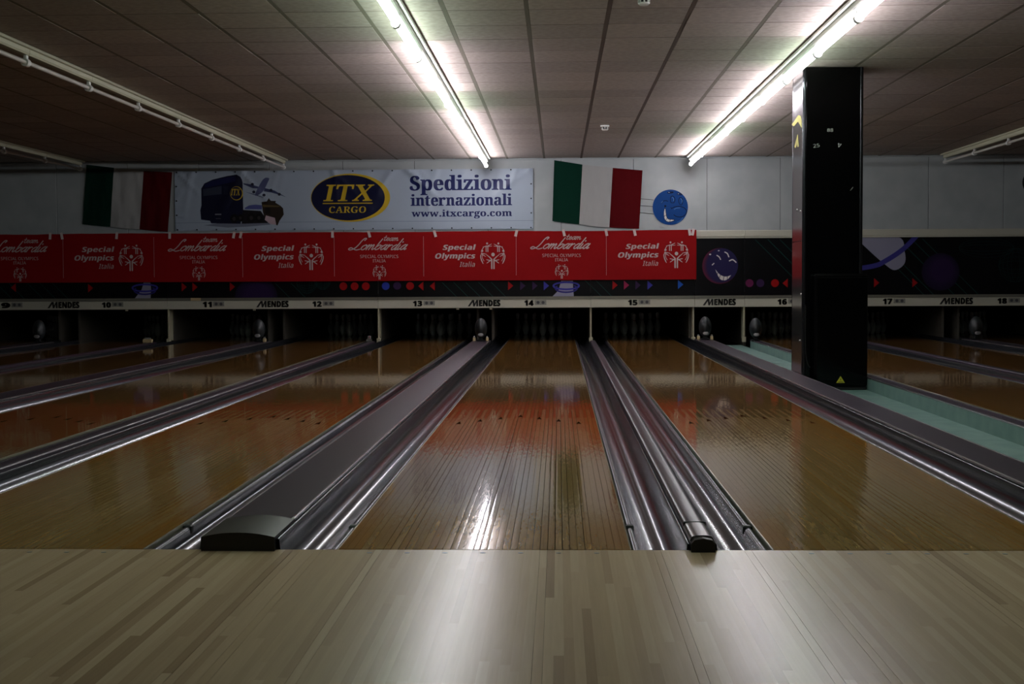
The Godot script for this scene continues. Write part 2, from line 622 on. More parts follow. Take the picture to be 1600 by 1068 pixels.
func strip(x: float, lit: bool, label: String) -> void:
	var far := -16.85
	var near := far + 1.5 * TUBES
	var o := thing("fluorescent_light_row", Vector3(x, CEIL, 0), label, "light", "rows of ceiling tubes")
	var bm: Material = M.batten if lit else M.batten_old
	var b := MB.new()
	b.cbox(Vector3(-0.065, -0.03, far - 0.06), Vector3(0.065, -0.004, near + 0.06), 0.004)
	part("mounting_rail", b, bm, o)
	for i in TUBES:
		b = MB.new()
		var za := far + 1.5 * i
		var pr := [Vector2(-0.036, -0.03), Vector2(-0.036, -0.062), Vector2(-0.026, -0.078), Vector2(0.026, -0.078), Vector2(0.036, -0.062), Vector2(0.036, -0.03)]
		b.extrude(pr, za + 0.003, za + 1.497, false, true, true)
		part("batten", b, bm, o)
		var t := MB.new()
		t.rod(Vector3(0, -0.135, za + 0.028), Vector3(0, -0.135, za + 1.472), 0.019, 16)
		var tm: Material = M.tube_off
		if lit:
			tm = M.tube_cool if i in (DULL_A if x < 0.0 else DULL_B) else M.tube_warm
		part("tube", t, tm, o)
		if lit:
			var l := AreaLight3D.new()
			l.name = "tube_light"
			l.area_size = Vector2(0.036, 1.44)
			l.light_energy = STRIP * (0.72 if tm == M.tube_cool else 1.35)
			l.light_color = tm.emission
			l.area_range = 30.0
			l.area_attenuation = 2.0
			l.shadow_enabled = true
			l.position = Vector3(0, -0.157, za + 0.75)
			l.rotation_degrees = Vector3(-90, 0, 0)
			o.add_child(l, true)
	for i in TUBES + 1:
		var z := far + 1.5 * i
		b = MB.new()
		b.cbox(Vector3(-0.014, -0.125, z - 0.022), Vector3(0.014, -0.076, z + 0.022), 0.004)
		b.rod(Vector3(0, -0.137, z - 0.034), Vector3(0, -0.137, z + 0.034), 0.033, 16)
		part("lampholder", b, M.holder, o)

# ------------------------------------------------------------------ floor and lanes
# a board with a slightly crowned top, unit length along z (0 to -1), top edge at y = 0
func board_mesh(w: float, crown: float, deep := 0.02) -> ArrayMesh:
	var b := MB.new()
	var h := w / 2
	b.extrude([Vector2(h, -deep), Vector2(h, 0), Vector2(h * 0.5, crown * 0.8), Vector2(0, crown), Vector2(-h * 0.5, crown * 0.8), Vector2(-h, 0), Vector2(-h, -deep)], 0, -1, false)
	b.quad(Vector3(-h, -deep, 0), Vector3(h, -deep, 0), Vector3(h, 0, 0), Vector3(-h, 0, 0))
	b.quad(Vector3(h, -deep, -1), Vector3(-h, -deep, -1), Vector3(-h, 0, -1), Vector3(h, 0, -1))
	return b.mesh()

func floor_approach() -> void:
	var o := struct("floor", "pale maple approach floor of narrow boards in front of the foul line")
	var b := MB.new()
	b.box(Vector3(LEFT, -0.3, 0.004), Vector3(RIGHT, -0.012, BACK))
	part("underfloor", b, M.underfloor, o)
	var bw := LW / 39.0
	var tight := board_mesh(bw - 0.00002, 0.00003)
	var shrunk := board_mesh(bw - 0.0018, 0.00006)
	var rest := MB.new()
	rest.col = Color(0.36, 0.28, 0.18)
	var n := 0
	var xk := int(ceil((LEFT - 0.8) / bw))
	while -0.8 + xk * bw < RIGHT - 0.03:
		var x := -0.8 + (xk + 0.5) * bw
		xk += 1
		if x < LEFT + 0.02:
			continue
		var inview := x > -2.2 and x < 1.72
		if inview:
			var cut := rng.randf_range(0.15, 1.75)
			var z := 1.9
			var mesh := shrunk if rng.randf() < 0.13 else tight
			for zz in [cut, 0.005]:
				if z - zz < 0.03:
					continue
				if n >= 298:
					break
				var p := part("plank", mesh, M.maple[[0, 0, 0, 1, 1, 2, 2, 3, 4, 4, 5][rng.randi() % 11]], o, Vector3(x, rng.randf_range(-0.00004, 0.0), z))
				p.scale = Vector3(1, 1, z - zz - 0.0002)
				p.rotation.z = rng.randf_range(-0.0006, 0.0006)
				z = zz
				n += 1
			rest.box(Vector3(x - bw / 2 + 0.0004, -0.02, 1.9), Vector3(x + bw / 2 - 0.0004, 0, BACK))
		else:
			rest.box(Vector3(x - bw / 2 + 0.0004, -0.02, 0.005), Vector3(x + bw / 2 - 0.0004, 0, BACK))
	var rm := mat(Color.WHITE, 0.4)
	rm.vertex_color_use_as_albedo = true
	var r := part("plank_field", rest, rm, o)
	r.set_meta("kind", "stuff")
	for k in LANES:
		for i in range(-3, 4):
			var d := MB.new()
			d.lathe([Vector2(0.011, -0.002), Vector2(0.010, 0.0007), Vector2(0, 0.0008)], 14, 1.0, 0.8)
			part("approach_dot", d, M.dot, o, Vector3(LANES[k] + LW / 2 + i * 0.1351, 0, 0.06))

func lane(num: int) -> void:
	var xl: float = LANES[num]
	var where := {9: "leftmost", 10: "second from left"}
	var o := thing("bowling_lane", Vector3(xl, 0, 0), "glossy wooden boards of %s, running to the pits" % REF[num], "lane", "bowling lanes")
	var bw := LW / 39.0
	var near_end := -4.6 if num in [13, 14, 15] else -0.005
	var b := MB.new()
	b.box(Vector3(0, -0.06, LANE_END), Vector3(LW, -0.012, -0.005))
	part("lane_base", b, M.underfloor, o)
	if near_end < -1.0:
		var meshes := [board_mesh(bw - 0.0014, 0.0001), board_mesh(bw - 0.0005, 0.00003), board_mesh(bw - 0.0028, 0.00016)]
		for i in 39:
			var s := absf(i - 19.0) / 19.0
			var k := rng.randi() % 3
			if s > 0.86:
				k = 4
			elif s > 0.66 and rng.randf() < 0.6 or rng.randf() < 0.08:
				k = 3
			var p := part("board", meshes[[0, 1, 2, 2, 2 if num != 14 else 0][rng.randi() % 5] if s < 0.75 else [0, 1, 1][rng.randi() % 3]], M.lane[k], o, Vector3((i + 0.5) * bw, rng.randf_range(-0.0003, 0.0), -0.005))
			p.scale = Vector3(1, 1, -near_end - (0.006 if i % 2 == 0 else -0.594))
			p.rotation.z = rng.randf_range(-1, 1) * (0.004 if s < 0.7 else 0.0015)
	var far := MB.new()
	for i in 39:
		var z := near_end - (0.0 if i % 2 == 0 or near_end > -1.0 else 0.6)
		while z > LANE_END + 0.02:
			var ze := maxf(z - rng.randf_range(1.6, 4.5), LANE_END)
			var t := rng.randf_range(0.86, 1.1)
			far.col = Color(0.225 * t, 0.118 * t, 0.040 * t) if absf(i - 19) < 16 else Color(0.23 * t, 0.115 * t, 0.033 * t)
			far.box(Vector3(i * bw + 0.0004, -0.012, ze + 0.0004), Vector3((i + 1) * bw - 0.0004, 0, z - 0.0004))
			z = ze
	var fp := part("far_boards", far, M.far_lane, o)
	fp.set_meta("kind", "stuff")
	for i in range(-3, 4):
		var d := MB.new()
		var zc := -4.74 + 0.15 * absi(i)
		d.xf = Transform3D(Basis.IDENTITY, Vector3(LW / 2 + i * 0.1353, 0, zc))
		d.quad(Vector3(-0.016, 0.0006, 0.08), Vector3(0, 0.0006, 0.06), Vector3(0, 0.0006, -0.08), Vector3(0, 0.0006, -0.08))
		d.quad(Vector3(0, 0.0006, 0.06), Vector3(0.016, 0.0006, 0.08), Vector3(0, 0.0006, -0.08), Vector3(0, 0.0006, -0.08))
		part("arrow_marker", d, M.dart, o)
	# thin dark nosing along both edges of the lane
	for s in [0, 1]:
		b = MB.new()
		var xa := -0.006 if s == 0 else LW
		b.cbox(Vector3(xa, -0.05, LANE_END), Vector3(xa + 0.006, 0.0005, -0.004), 0.001)
		part("edge_strip", b, M.strip, o)

# a gutter from the lane's edge x0 to the cap's edge x1
func gutter(num: int, side: String, x0: float, x1: float, rise := 0.022) -> void:
	var o := thing("gutter", Vector3(x0, 0, 0), "polished grey gutter along the %s edge of %s" % [side, REF[num]], "gutter", "gutters beside the lanes")
	var d := x1 - x0
	var s := signf(d)
	var w := absf(d) - 0.014
	var pr := []
	for i in 15:
		var a := PI * i / 14.0
		var y := -0.022 - 0.062 * pow(sin(a), 0.8)
		if i > 7:
			y = -0.084 + (rise + 0.084) * (1.0 - sin(a))
		pr.append(Vector2(s * (0.010 + 0.028 + (w - 0.034) * (0.5 - 0.5 * cos(a))), y))
	pr.push_front(Vector2(s * 0.036, -0.012))
	pr.push_front(Vector2(s * 0.008, -0.012 - 0.03))
	pr.append(Vector2(s * (absf(d) - 0.004), rise + 0.002))
	if s > 0:
		pr.reverse()
	pr.reverse()
	var q := []
	for p in pr:
		q.append(p)
	var b := MB.new()
	b.extrude(q, -0.002, LANE_END, true, false, false, 24)
	part("channel", b, M.gutter, o)
	# folded-down bumper rail lying against the lane, in two lengths with a joint
	b = MB.new()
	var cx := s * 0.024
	var half := [Vector2(cx + 0.0145, -0.04), Vector2(cx + 0.0145, -0.022), Vector2(cx + 0.009, -0.014), Vector2(cx, -0.011), Vector2(cx - 0.009, -0.014), Vector2(cx - 0.0145, -0.022), Vector2(cx - 0.0145, -0.04)]
	b.extrude(half, -0.002, -0.49, true, true, true)
	part("bumper_rail", b, M.rail, o)
	b = MB.new()
	b.extrude(half.map(func(p): return Vector2(p.x, p.y + 0.003)), -0.53, -17.5, true, true, true, 6)
	part("bumper_rail", b, M.rail, o)
	b = MB.new()
	b.cbox(Vector3(cx - 0.018, -0.045, -0.535), Vector3(cx + 0.018, -0.006, -0.50), 0.005)
	part("rail_joint", b, M.rubber, o)

func cap(label: String, xa: float, xb: float, wide: bool, h: float, deep := -0.02, left_side: Material = null) -> void:
	var o := thing("divider_cap", Vector3((xa + xb) / 2, 0, 0), label, "cap", "caps between the gutters")
	var w := (xb - xa) / 2
	var zn := -0.33 if wide else -0.26
	var b := MB.new()
	if wide:
		b.extrude([Vector2(w - 0.012, h), Vector2(-w + 0.012, h), Vector2(-w + 0.012, h - 0.012), Vector2(w - 0.012, h - 0.012)], zn, -15.45, false, true, true, 3)
		part("cap_top", b, M.cap, o)
		for s in [-1, 1]:
			b = MB.new()
			var xc: float = s * (w - 0.006)
			b.cbox(Vector3(xc - 0.0065, h - 0.014, -15.45), Vector3(xc + 0.0065, h + 0.001, zn), 0.003)
			part("edge_trim", b, M.trim, o)
			b = MB.new()
			b.box(Vector3(xc - 0.005, deep - 0.05, -15.45), Vector3(xc + 0.004, h - 0.012, zn))
			part("side_board", b, left_side if s < 0 and left_side else M.cap_side, o)
		# black arched end block
		b = MB.new()
		var pr := []
		for i in 11:
			var t := 1.0 - 2.0 * i / 10.0
			pr.append(Vector2(w * t, h - 0.004 + 0.016 * (1.0 - t * t)))
		pr.append(Vector2(-w, 0.0))
		pr.append(Vector2(w, 0.0))
		b.extrude(pr, 0.035, -0.33, false, true, true)
		b.box(Vector3(-w, deep - 0.05, -0.33), Vector3(w, 0.0, 0.0))
		part("end_block", b, M.end_block, o)
		b = MB.new()
		var tp := []
		for i in 11:
			var t := 1.0 - 2.0 * i / 10.0
			tp.append(Vector2(w * t * 0.99, h - 0.0035 + 0.016 * (1.0 - t * t)))
		b.extrude(tp, 0.031, -0.33, true)
		part("end_top", b, M.end_top, o)
	else:
		var pr := [Vector2(w, deep - 0.05), Vector2(w, h - 0.016), Vector2(w - 0.008, h - 0.004), Vector2(w * 0.4, h), Vector2(-w * 0.4, h), Vector2(-w + 0.008, h - 0.004), Vector2(-w, h - 0.016), Vector2(-w, deep - 0.05)]
		b.extrude(pr, zn, -15.45, true, true, true, 4)
		part("cap_top", b, M.cap, o)
		b = MB.new()
		b.extrude(pr.map(func(p): return Vector2(p.x, p.y + (0.003 if p.y > 0 else 0.0))), 0.0, zn, true, true, true)
		part("sleeve", b, M.sleeve, o)
		b = MB.new()
		var qr := [Vector2(w, 0.0), Vector2(w, h - 0.02), Vector2(w - 0.012, h - 0.006), Vector2(0.0, h), Vector2(-w + 0.012, h - 0.006), Vector2(-w, h - 0.02), Vector2(-w, 0.0)]
		b.extrude(qr, 0.045, -0.003, false, true, true)
		part("end_block", b, M.end_block, o)
		b = MB.new()
		b.cbox(Vector3(-w, 0.0, zn - 0.012), Vector3(w, h + 0.005, zn), 0.004)
		part("collar", b, M.rubber, o)

func caps() -> void:
	var R := func(k: int) -> float: return LANES[k] + LW
	# wide caps, carrying the ball return, and narrow ones
	for k in [[9, 10, 1], [10, 11, 0], [11, 12, 1], [12, 13, 0], [13, 14, 1], [14, 15, 0], [16, 17, 0], [17, 18, 1]]:
		var a: float = R.call(k[0])
		var d: float = LANES[k[1]]
		var g := 0.225 if k[2] == 1 else 0.214
		gutter(k[0], "right", a, a + g, 0.036 if k[2] == 1 else 0.02)
		gutter(k[1], "left", d, d - g, 0.036 if k[2] == 1 else 0.02)
		cap("%s purple-grey cap right of %s" % ["wide flat" if k[2] == 1 else "narrow rounded", REF[k[0]]], a + g, d - g, k[2] == 1, 0.055 if k[2] == 1 else 0.05)
	gutter(9, "left", LANES[9], LANES[9] - 0.214)
	cap("narrow rounded purple-grey cap beyond the leftmost lane", LANES[9] - 0.262, LANES[9] - 0.214, false, 0.05)
	gutter(18, "right", R.call(18), R.call(18) + 0.214)
	cap("narrow rounded purple-grey cap beyond the rightmost lane", R.call(18) + 0.214, R.call(18) + 0.29, false, 0.05)
	gutter(15, "right", R.call(15), R.call(15) + 0.216, 0.046)
	cap("wide flat purple-grey cap on the left side of the teal strip", R.call(15) + 0.216, 2.2795, true, 0.065, -0.08)
	gutter(16, "left", LANES[16], LANES[16] - 0.175, 0.026)
	cap("slim flat purple-grey cap on the right side of the teal strip", 2.872, LANES[16] - 0.175, true, 0.045, -0.08, M.teal)
	# teal strip between the lanes where the pillar stands
	var o := thing("walkway", Vector3(2.5775, -0.075, 0), "dull teal sunken strip the black pillar stands on", "walkway")
	var z := 0.0
	var i := 0
	while z > -16.4:
		var ze := maxf(z - 2.4, -16.4)
		var b := MB.new()
		b.cbox(Vector3(-0.293, -0.03, ze + 0.002), Vector3(0.293, [0.0, 0.002, 0.0, 0.001][i % 4], z - 0.002), 0.003)
		part("panel", b, M.teal, o)
		z = ze
		i += 1

# ------------------------------------------------------------------ masking over the pits
func prism(pts: Array, depth: float) -> MB:
	var b := MB.new()
	b.extrude(pts, 0.0, depth, false, true, true)
	return b

func letters(s: String, w: float, h: float, m: Material, parent: Node, at: Vector3, font := sans, fat := 0.0) -> MeshInstance3D:
	var tm := TextMesh.new()
	tm.font = font
	tm.font_size = 64
	tm.pixel_size = 0.01
	tm.curve_step = 1.5
	tm.depth = 0.01
	tm.text = s
	var bb := tm.get_aabb()
	var o := MeshInstance3D.new()
	o.name = "lettering"
	o.mesh = tm
	if fat > 0.0:
		var st := SurfaceTool.new()
		for k in [[-1, 0], [1, 0], [-0.5, 0.8], [0.5, 0.8], [-0.5, -0.8], [0.5, -0.8], [0, 0]]:
			st.append_from(tm, 0, Transform3D(Basis.IDENTITY, Vector3(k[0] * fat, k[1] * fat, 0)))
		o.mesh = st.commit()
		bb = o.mesh.get_aabb()
	o.material_override = m
	o.scale = Vector3(w / bb.size.x, h / bb.size.y, 0.2)
	o.position = at - Vector3(bb.get_center().x * o.scale.x, bb.get_center().y * o.scale.y, 0)
	parent.add_child(o, true)
	return o

func maker_word(parent: Node, x: float) -> void:
	var h := 0.1
	var y := 0.604
	var x0 := x - 0.255
	var bold := SystemFont.new()
	bold.font_names = PackedStringArray(["Droid Sans"])
	bold.font_weight = 700
	for s in [[[-0.03, 0], [0.31, 0], [1.04, 1], [0.70, 1]], [[0.72, 1], [1.03, 1], [1.16, 0], [0.86, 0]], [[0.88, 0], [1.12, 0], [1.56, 1], [1.38, 1]], [[1.36, 1], [1.68, 1], [1.68, 0], [1.37, 0]]]:
		var q := []
		for p in s:
			q.append(Vector2(x0 + p[0] * h * 0.96, y - h / 2 + p[1] * h))
		var pv := PackedVector2Array(q)
		if Geometry2D.is_polygon_clockwise(pv):
			q.reverse()
		part("lettering", prism(q, 0.0012), M.black_ink, parent, Vector3(0, 0, 0.012))
	letters("ENDES", 0.338, h * 1.03, M.black_ink, parent, Vector3(x + 0.255 - 0.169, y, 0.012), bold, 0.034)

func unit(x0: float, x1: float, label: String, nums: Array, word, covered: bool) -> void:
	var o := thing("masking_unit", Vector3(0, 0, FACE_Z), label, "masking unit", "masking units over the pits")
	var bold := SystemFont.new()
	bold.font_names = PackedStringArray(["Droid Sans"])
	bold.font_weight = 700
	var b := MB.new()
	var t := art(x0, x1)
	var pm := mat(Color.WHITE, 0.35, 0.0, 0.3)
	pm.albedo_texture = t
	b.quad(Vector3(x0 + 0.004, 0.70, 0.0), Vector3(x1 - 0.004, 0.70, 0.0), Vector3(x1 - 0.004, 1.6, 0.0), Vector3(x0 + 0.004, 1.6, 0.0))
	part("printed_panel", b, pm, o, Vector3(0, 0, -0.010))
	b = MB.new()
	b.box(Vector3(x0 + 0.004, 0.66, -0.04), Vector3(x1 - 0.004, 1.6, -0.0115))
	b.box(Vector3(x0 + 0.004, 1.6, WALL_Z - FACE_Z + 0.004), Vector3(x1 - 0.004, 1.63, -0.0115))
	part("hood", b, M.pit, o)
	b = MB.new()
	b.cbox(Vector3(x0 + 0.002, 1.615, -0.03), Vector3(x1 - 0.002, 1.715, 0.012), 0.006)
	b.cbox(Vector3(x0 + 0.002, 1.592, -0.02), Vector3(x1 - 0.002, 1.616, 0.004), 0.003)
	part("top_rail", b, M.beige, o)
	b = MB.new()
	b.cbox(Vector3(x0 + 0.002, 0.528, -0.03), Vector3(x1 - 0.002, 0.662, 0.012), 0.004)
	part("fascia", b, M.beige, o)
	b = MB.new()
	var lp := [Vector2(0.012, 0.660), Vector2(0.02, 0.668), Vector2(0.02, 0.690), Vector2(0.006, 0.705), Vector2(-0.02, 0.705), Vector2(-0.02, 0.660)]
	b.xf = Transform3D(Basis(Vector3(0, 0, -1), Vector3(0, 1, 0), Vector3(1, 0, 0)), Vector3.ZERO)
	b.extrude(lp, x0 + 0.002, x1 - 0.002, false, true, true)
	part("fascia_lip", b, M.lip, o)
	for k in nums:
		letters(str(k[0]), 0.15, 0.088, M.black_ink, o, Vector3(k[1], 0.602, 0.012), bold, 0.034)
		var pl := MB.new()
		pl.cbox(Vector3(k[1] + 0.093, 0.573, 0.011), Vector3(k[1] + 0.272, 0.646, 0.0145), 0.002)
		var pp := part("indicator_plate", pl, M.plate, o)
		for s in [0, 1]:
			var dt := MB.new()
			dt.rod(Vector3(k[1] + 0.143 + 0.078 * s, 0.6095, 0.0142), Vector3(k[1] + 0.143 + 0.078 * s, 0.6095, 0.017), 0.024, 16)
			part("indicator_lamp", dt, M.plate_dot, pp)
	if word != null:
		maker_word(o, word)
	if covered:
		pass

# the print on the masking: a dark field with dots, arrowheads, pins, rings, balls, slanting lines
func art(x0: float, x1: float) -> ImageTexture:
	var sc := 300.0
	var W := mini(int((x1 - x0) * sc), 1024)
	sc = W / (x1 - x0)
	var H := int(0.9 * sc)
	var p := Print.new(W, H, c8(9, 9, 12))
	var T := func(x: float, y: float) -> Vector2: return Vector2((x - x0) * sc, (1.6 - y) * sc)
	var red := c8(150, 20, 22)
	var teal := c8(22, 58, 54)
	var indigo := c8(60, 58, 150)
	var dim := c8(54, 34, 70)
	for L in [[-9.1, 0.95], [-8.9, 0.95], [-8.7, 0.95], [-8.4, 0.95], [-8.2, 0.95], [-8.0, 0.95], [-4.65, 0.93], [-4.45, 0.93], [-4.2, 0.93], [-1.82, 0.93], [-1.64, 0.93], [-1.45, 0.93], [-1.25, 0.93], [-1.05, 0.93], [0.42, 0.95], [0.58, 0.95], [3.246, 1.568], [3.43, 1.568], [3.05, 1.568], [5.25, 1.565], [5.45, 1.565], [5.62, 1.565], [5.05, 1.3], [5.3, 1.2]]:
		p.line([T.call(L[0], L[1]), T.call(L[0] + 0.95, L[1] - 0.95)], 0.012 * sc, teal)
	for k in [[-3.374, 0.881, 0], [-3.197, 0.88, 0], [-3.019, 0.879, 0], [-2.713, 0.88, 1], [-2.532, 0.884, 2], [-2.328, 0.88, 0], [2.962, 0.896, 3], [3.13, 0.895, 2], [3.357, 0.894, 0], [-9.0, 0.88, 0]]:
		var q: Vector2 = T.call(k[0], k[1])
		p.ell(q.x, q.y, 0.062 * sc, 0.062 * sc, [red, c8(44, 60, 160), dim, c8(100, 34, 74)][k[2]])
	for k in [[-2.16, 0.877, -1, 0], [-1.979, 0.876, -1, 0], [-0.746, 0.875, 1, 0], [-0.556, 0.874, 1, 2], [-0.366, 0.873, 1, 2], [-0.187, 0.872, 1, 1], [0.88, 0.877, 1, 0], [1.059, 0.876, 1, 3], [1.238, 0.875, 1, 2], [1.427, 0.874, 1, 1], [1.903, 0.882, 1, 4], [-8.631, 0.884, -1, 0], [-7.391, 0.872, 1, 0], [-5.902, 0.881, 1, 0], [-5.729, 0.88, 1, 0], [-5.134, 0.881, 1, 0], [3.515, 0.893, -1, 0], [4.922, 0.891, 1, 0], [5.511, 0.888, 1, 0]]:
		var e: float = 0.042 * k[2]
		p.poly([T.call(k[0] - e, k[1] + 0.072), T.call(k[0] + e, k[1]), T.call(k[0] - e, k[1] - 0.072)], [red, indigo, dim, c8(150, 40, 80), c8(36, 90, 190)][k[3]])
	# balls
	for k in [[5.901, 1.054, 0.29], [-4.757, 0.70, 0.34]]:
		var q: Vector2 = T.call(k[0], k[1])
		for i in 8:
			var f := 1.0 - i * 0.06
			p.ell(q.x + i * 1.2, q.y - i * 1.2, k[2] * sc * f, k[2] * sc * f, Color8(30 + i * 2, 22 + i, 44 + i * 3))
	# wire outlines
	for k in [[7.05, 1.15, 0.26], [-3.95, 0.93, 0.16], [-3.7, 0.95, 0.12]]:
		var q: Vector2 = T.call(k[0], k[1])
		for i in 4:
			p.arc(q.x, q.y, k[2] * sc * (0.25 + 0.25 * i), k[2] * sc, 0, 360, 1.6, c8(22, 52, 50))
			p.arc(q.x, q.y, k[2] * sc, k[2] * sc * (0.25 + 0.25 * i), 0, 360, 1.6, c8(22, 52, 50))
	var q2: Vector2 = T.call(6.6, 1.42)
	for i in 3:
		p.arc(q2.x, q2.y, 0.42 * sc, 0.05 * sc * (i + 1), 0, 360, 1.6, c8(22, 52, 50))
	# pins with rings
	var white := c8(140, 140, 160)
	var pins := [[[4.58, 1.6], [5.24, 1.6], [5.346, 1.38], [5.348, 1.187], [5.194, 1.084], [5.027, 1.189], [4.819, 1.371]],
		[[-0.10, 0.70], [0.0, 0.80], [0.045, 0.95], [0.23, 0.95], [0.232, 0.83], [0.242, 0.70]], [[-6.70, 0.69], [-6.575, 0.844], [-6.54, 0.96], [-6.43, 0.96], [-6.42, 0.84], [-6.435, 0.69]]]
	for k in pins:
		var pts := []
		for v in k:
			pts.append(T.call(v[0], v[1]))
		p.poly(Print.smooth(pts + [pts[0]], 6) if k == pins[0] else pts, white)
	p.line(Print.smooth([T.call(4.45, 1.09), T.call(4.873, 1.151), T.call(5.052, 1.227), T.call(5.307, 1.394), T.call(5.52, 1.60)]), 0.075 * sc, c8(58, 56, 130))
	for k in [[0.123, 0.87], [-6.523, 0.87]]:
		var q: Vector2 = T.call(k[0], k[1])
		p.arc(q.x, q.y, 0.20 * sc, 0.055 * sc, 0, 360, 0.028 * sc, indigo)
		p.arc(q.x, q.y + 0.04 * sc, 0.17 * sc, 0.06 * sc, 150, 400, 0.024 * sc, c8(48, 46, 118))
	# plain smiling ball on the short unit beside the red banner
	var B: Vector2 = T.call(2.517, 1.166)
	var R := 0.28 * sc
	p.ell(B.x - 0.01 * sc, B.y, R, R, c8(60, 22, 40))
	for i in 10:
		p.ell(B.x - R * 0.1 + R * 0.022 * i, B.y - R * 0.004 * i, R * (0.9 - 0.005 * i), R * (0.97 - 0.004 * i), Color8(90 - i * 6, 30, 50 + i * 2))
	p.ell(B.x + R * 0.12, B.y - R * 0.03, R * 0.86, R * 0.92, c8(36, 32, 70))
	var wh := c8(214, 208, 200)
	var E := func(x: float, y: float) -> Vector2: return B + Vector2(x, y) * R
	p.line(Print.smooth([E.call(-0.2, -0.58), E.call(-0.08, -0.5), E.call(0.0, -0.36)]), R * 0.06, wh)
	p.line(Print.smooth([E.call(0.24, -0.76), E.call(0.38, -0.68), E.call(0.46, -0.5)]), R * 0.06, wh)
	p.line(Print.smooth([E.call(0.50, -0.28), E.call(0.68, -0.34), E.call(0.86, -0.2)]), R * 0.07, wh)
	p.line([E.call(-0.46, -0.06), E.call(-0.37, -0.14)], R * 0.06, wh)
	p.ell(E.call(-0.58, -0.64).x, E.call(-0.58, -0.64).y, R * 0.06, R * 0.04, wh)
	p.ell(E.call(-0.1, -0.84).x, E.call(-0.1, -0.84).y, R * 0.05, R * 0.03, wh)
	var top := Print.smooth([E.call(-0.3, 0.18), E.call(-0.05, 0.46), E.call(0.2, 0.58), E.call(0.42, 0.57), E.call(0.6, 0.5)])
	var low := Print.smooth([E.call(0.6, 0.5), E.call(0.42, 0.72), E.call(0.18, 0.8), E.call(-0.06, 0.68), E.call(-0.3, 0.18)])
	p.poly(top + low, wh)
	for k in [[-0.15, 0.38, -0.2, 0.5], [0.0, 0.5, -0.08, 0.7], [0.2, 0.56, 0.15, 0.82], [0.38, 0.56, 0.38, 0.76]]:
		p.line([E.call(k[0], k[1]), E.call(k[2], k[3])], R * 0.03, c8(50, 46, 60))
	return p.tex()

func masking() -> void:
	unit(-9.5, -6.165, "beige lettered fascia and dark printed masking at the left border, over the two leftmost lanes", [[9, -8.75], [10, -7.1375]], -7.823, true)
	unit(-6.165, -2.83, "beige lettered fascia and dark printed masking over the third and fourth lanes from the left", [[11, -5.531], [12, -3.792]], -4.495, true)
	unit(-2.83, 0.503, "beige lettered fascia and dark printed masking over the centre lane and its left neighbour", [[13, -2.2085], [14, -0.463]], -1.163, true)
	unit(0.503, 2.117, "beige fascia numbered 15 and the dark masking above it", [[15, 1.1535]], null, true)
	unit(2.117, 2.89, "short masking unit with a smiling purple ball beside the red banner", [], 2.4985, false)
	unit(2.89, 4.5, "beige fascia numbered 16 and the dark masking partly behind the pillar", [[16, 3.468]], null, false)
	unit(4.5, 7.84, "beige fascia over lanes 17 and 18 with a pin and ring above", [[17, 5.088], [18, 6.8405]], 6.141, false)
	# uprights under the ends of the fascias
	for k in [[-6.165, "leftmost wide beige upright, under the fascia between second and third lanes"], [-2.83, "beige upright with a red-spotted sensor at its foot, left of the centre"], [0.503, "thin beige upright at the far end of the cap right of the centre lane"], [2.10, "beige upright left of the smiling ball unit, beside a pod"], [2.885, "beige upright right of the smiling ball unit, beside a pod"], [4.492, "beige upright hidden behind the cabinet at the pillar"]]:
		var b := MB.new()
		b.cbox(Vector3(-0.013, 0.03, -0.22), Vector3(0.013, 0.53, 0.0), 0.003)
		var o := thing("upright", Vector3(k[0], 0, FACE_Z - 0.03), k[1], "post", "uprights of the masking")
		part("upright_board", b, M.post, o)
		b = MB.new()
		b.cbox(Vector3(-0.03, -0.02, -0.05), Vector3(0.03, 0.06, 0.04), 0.006)
		part("foot", b, M.post, o)

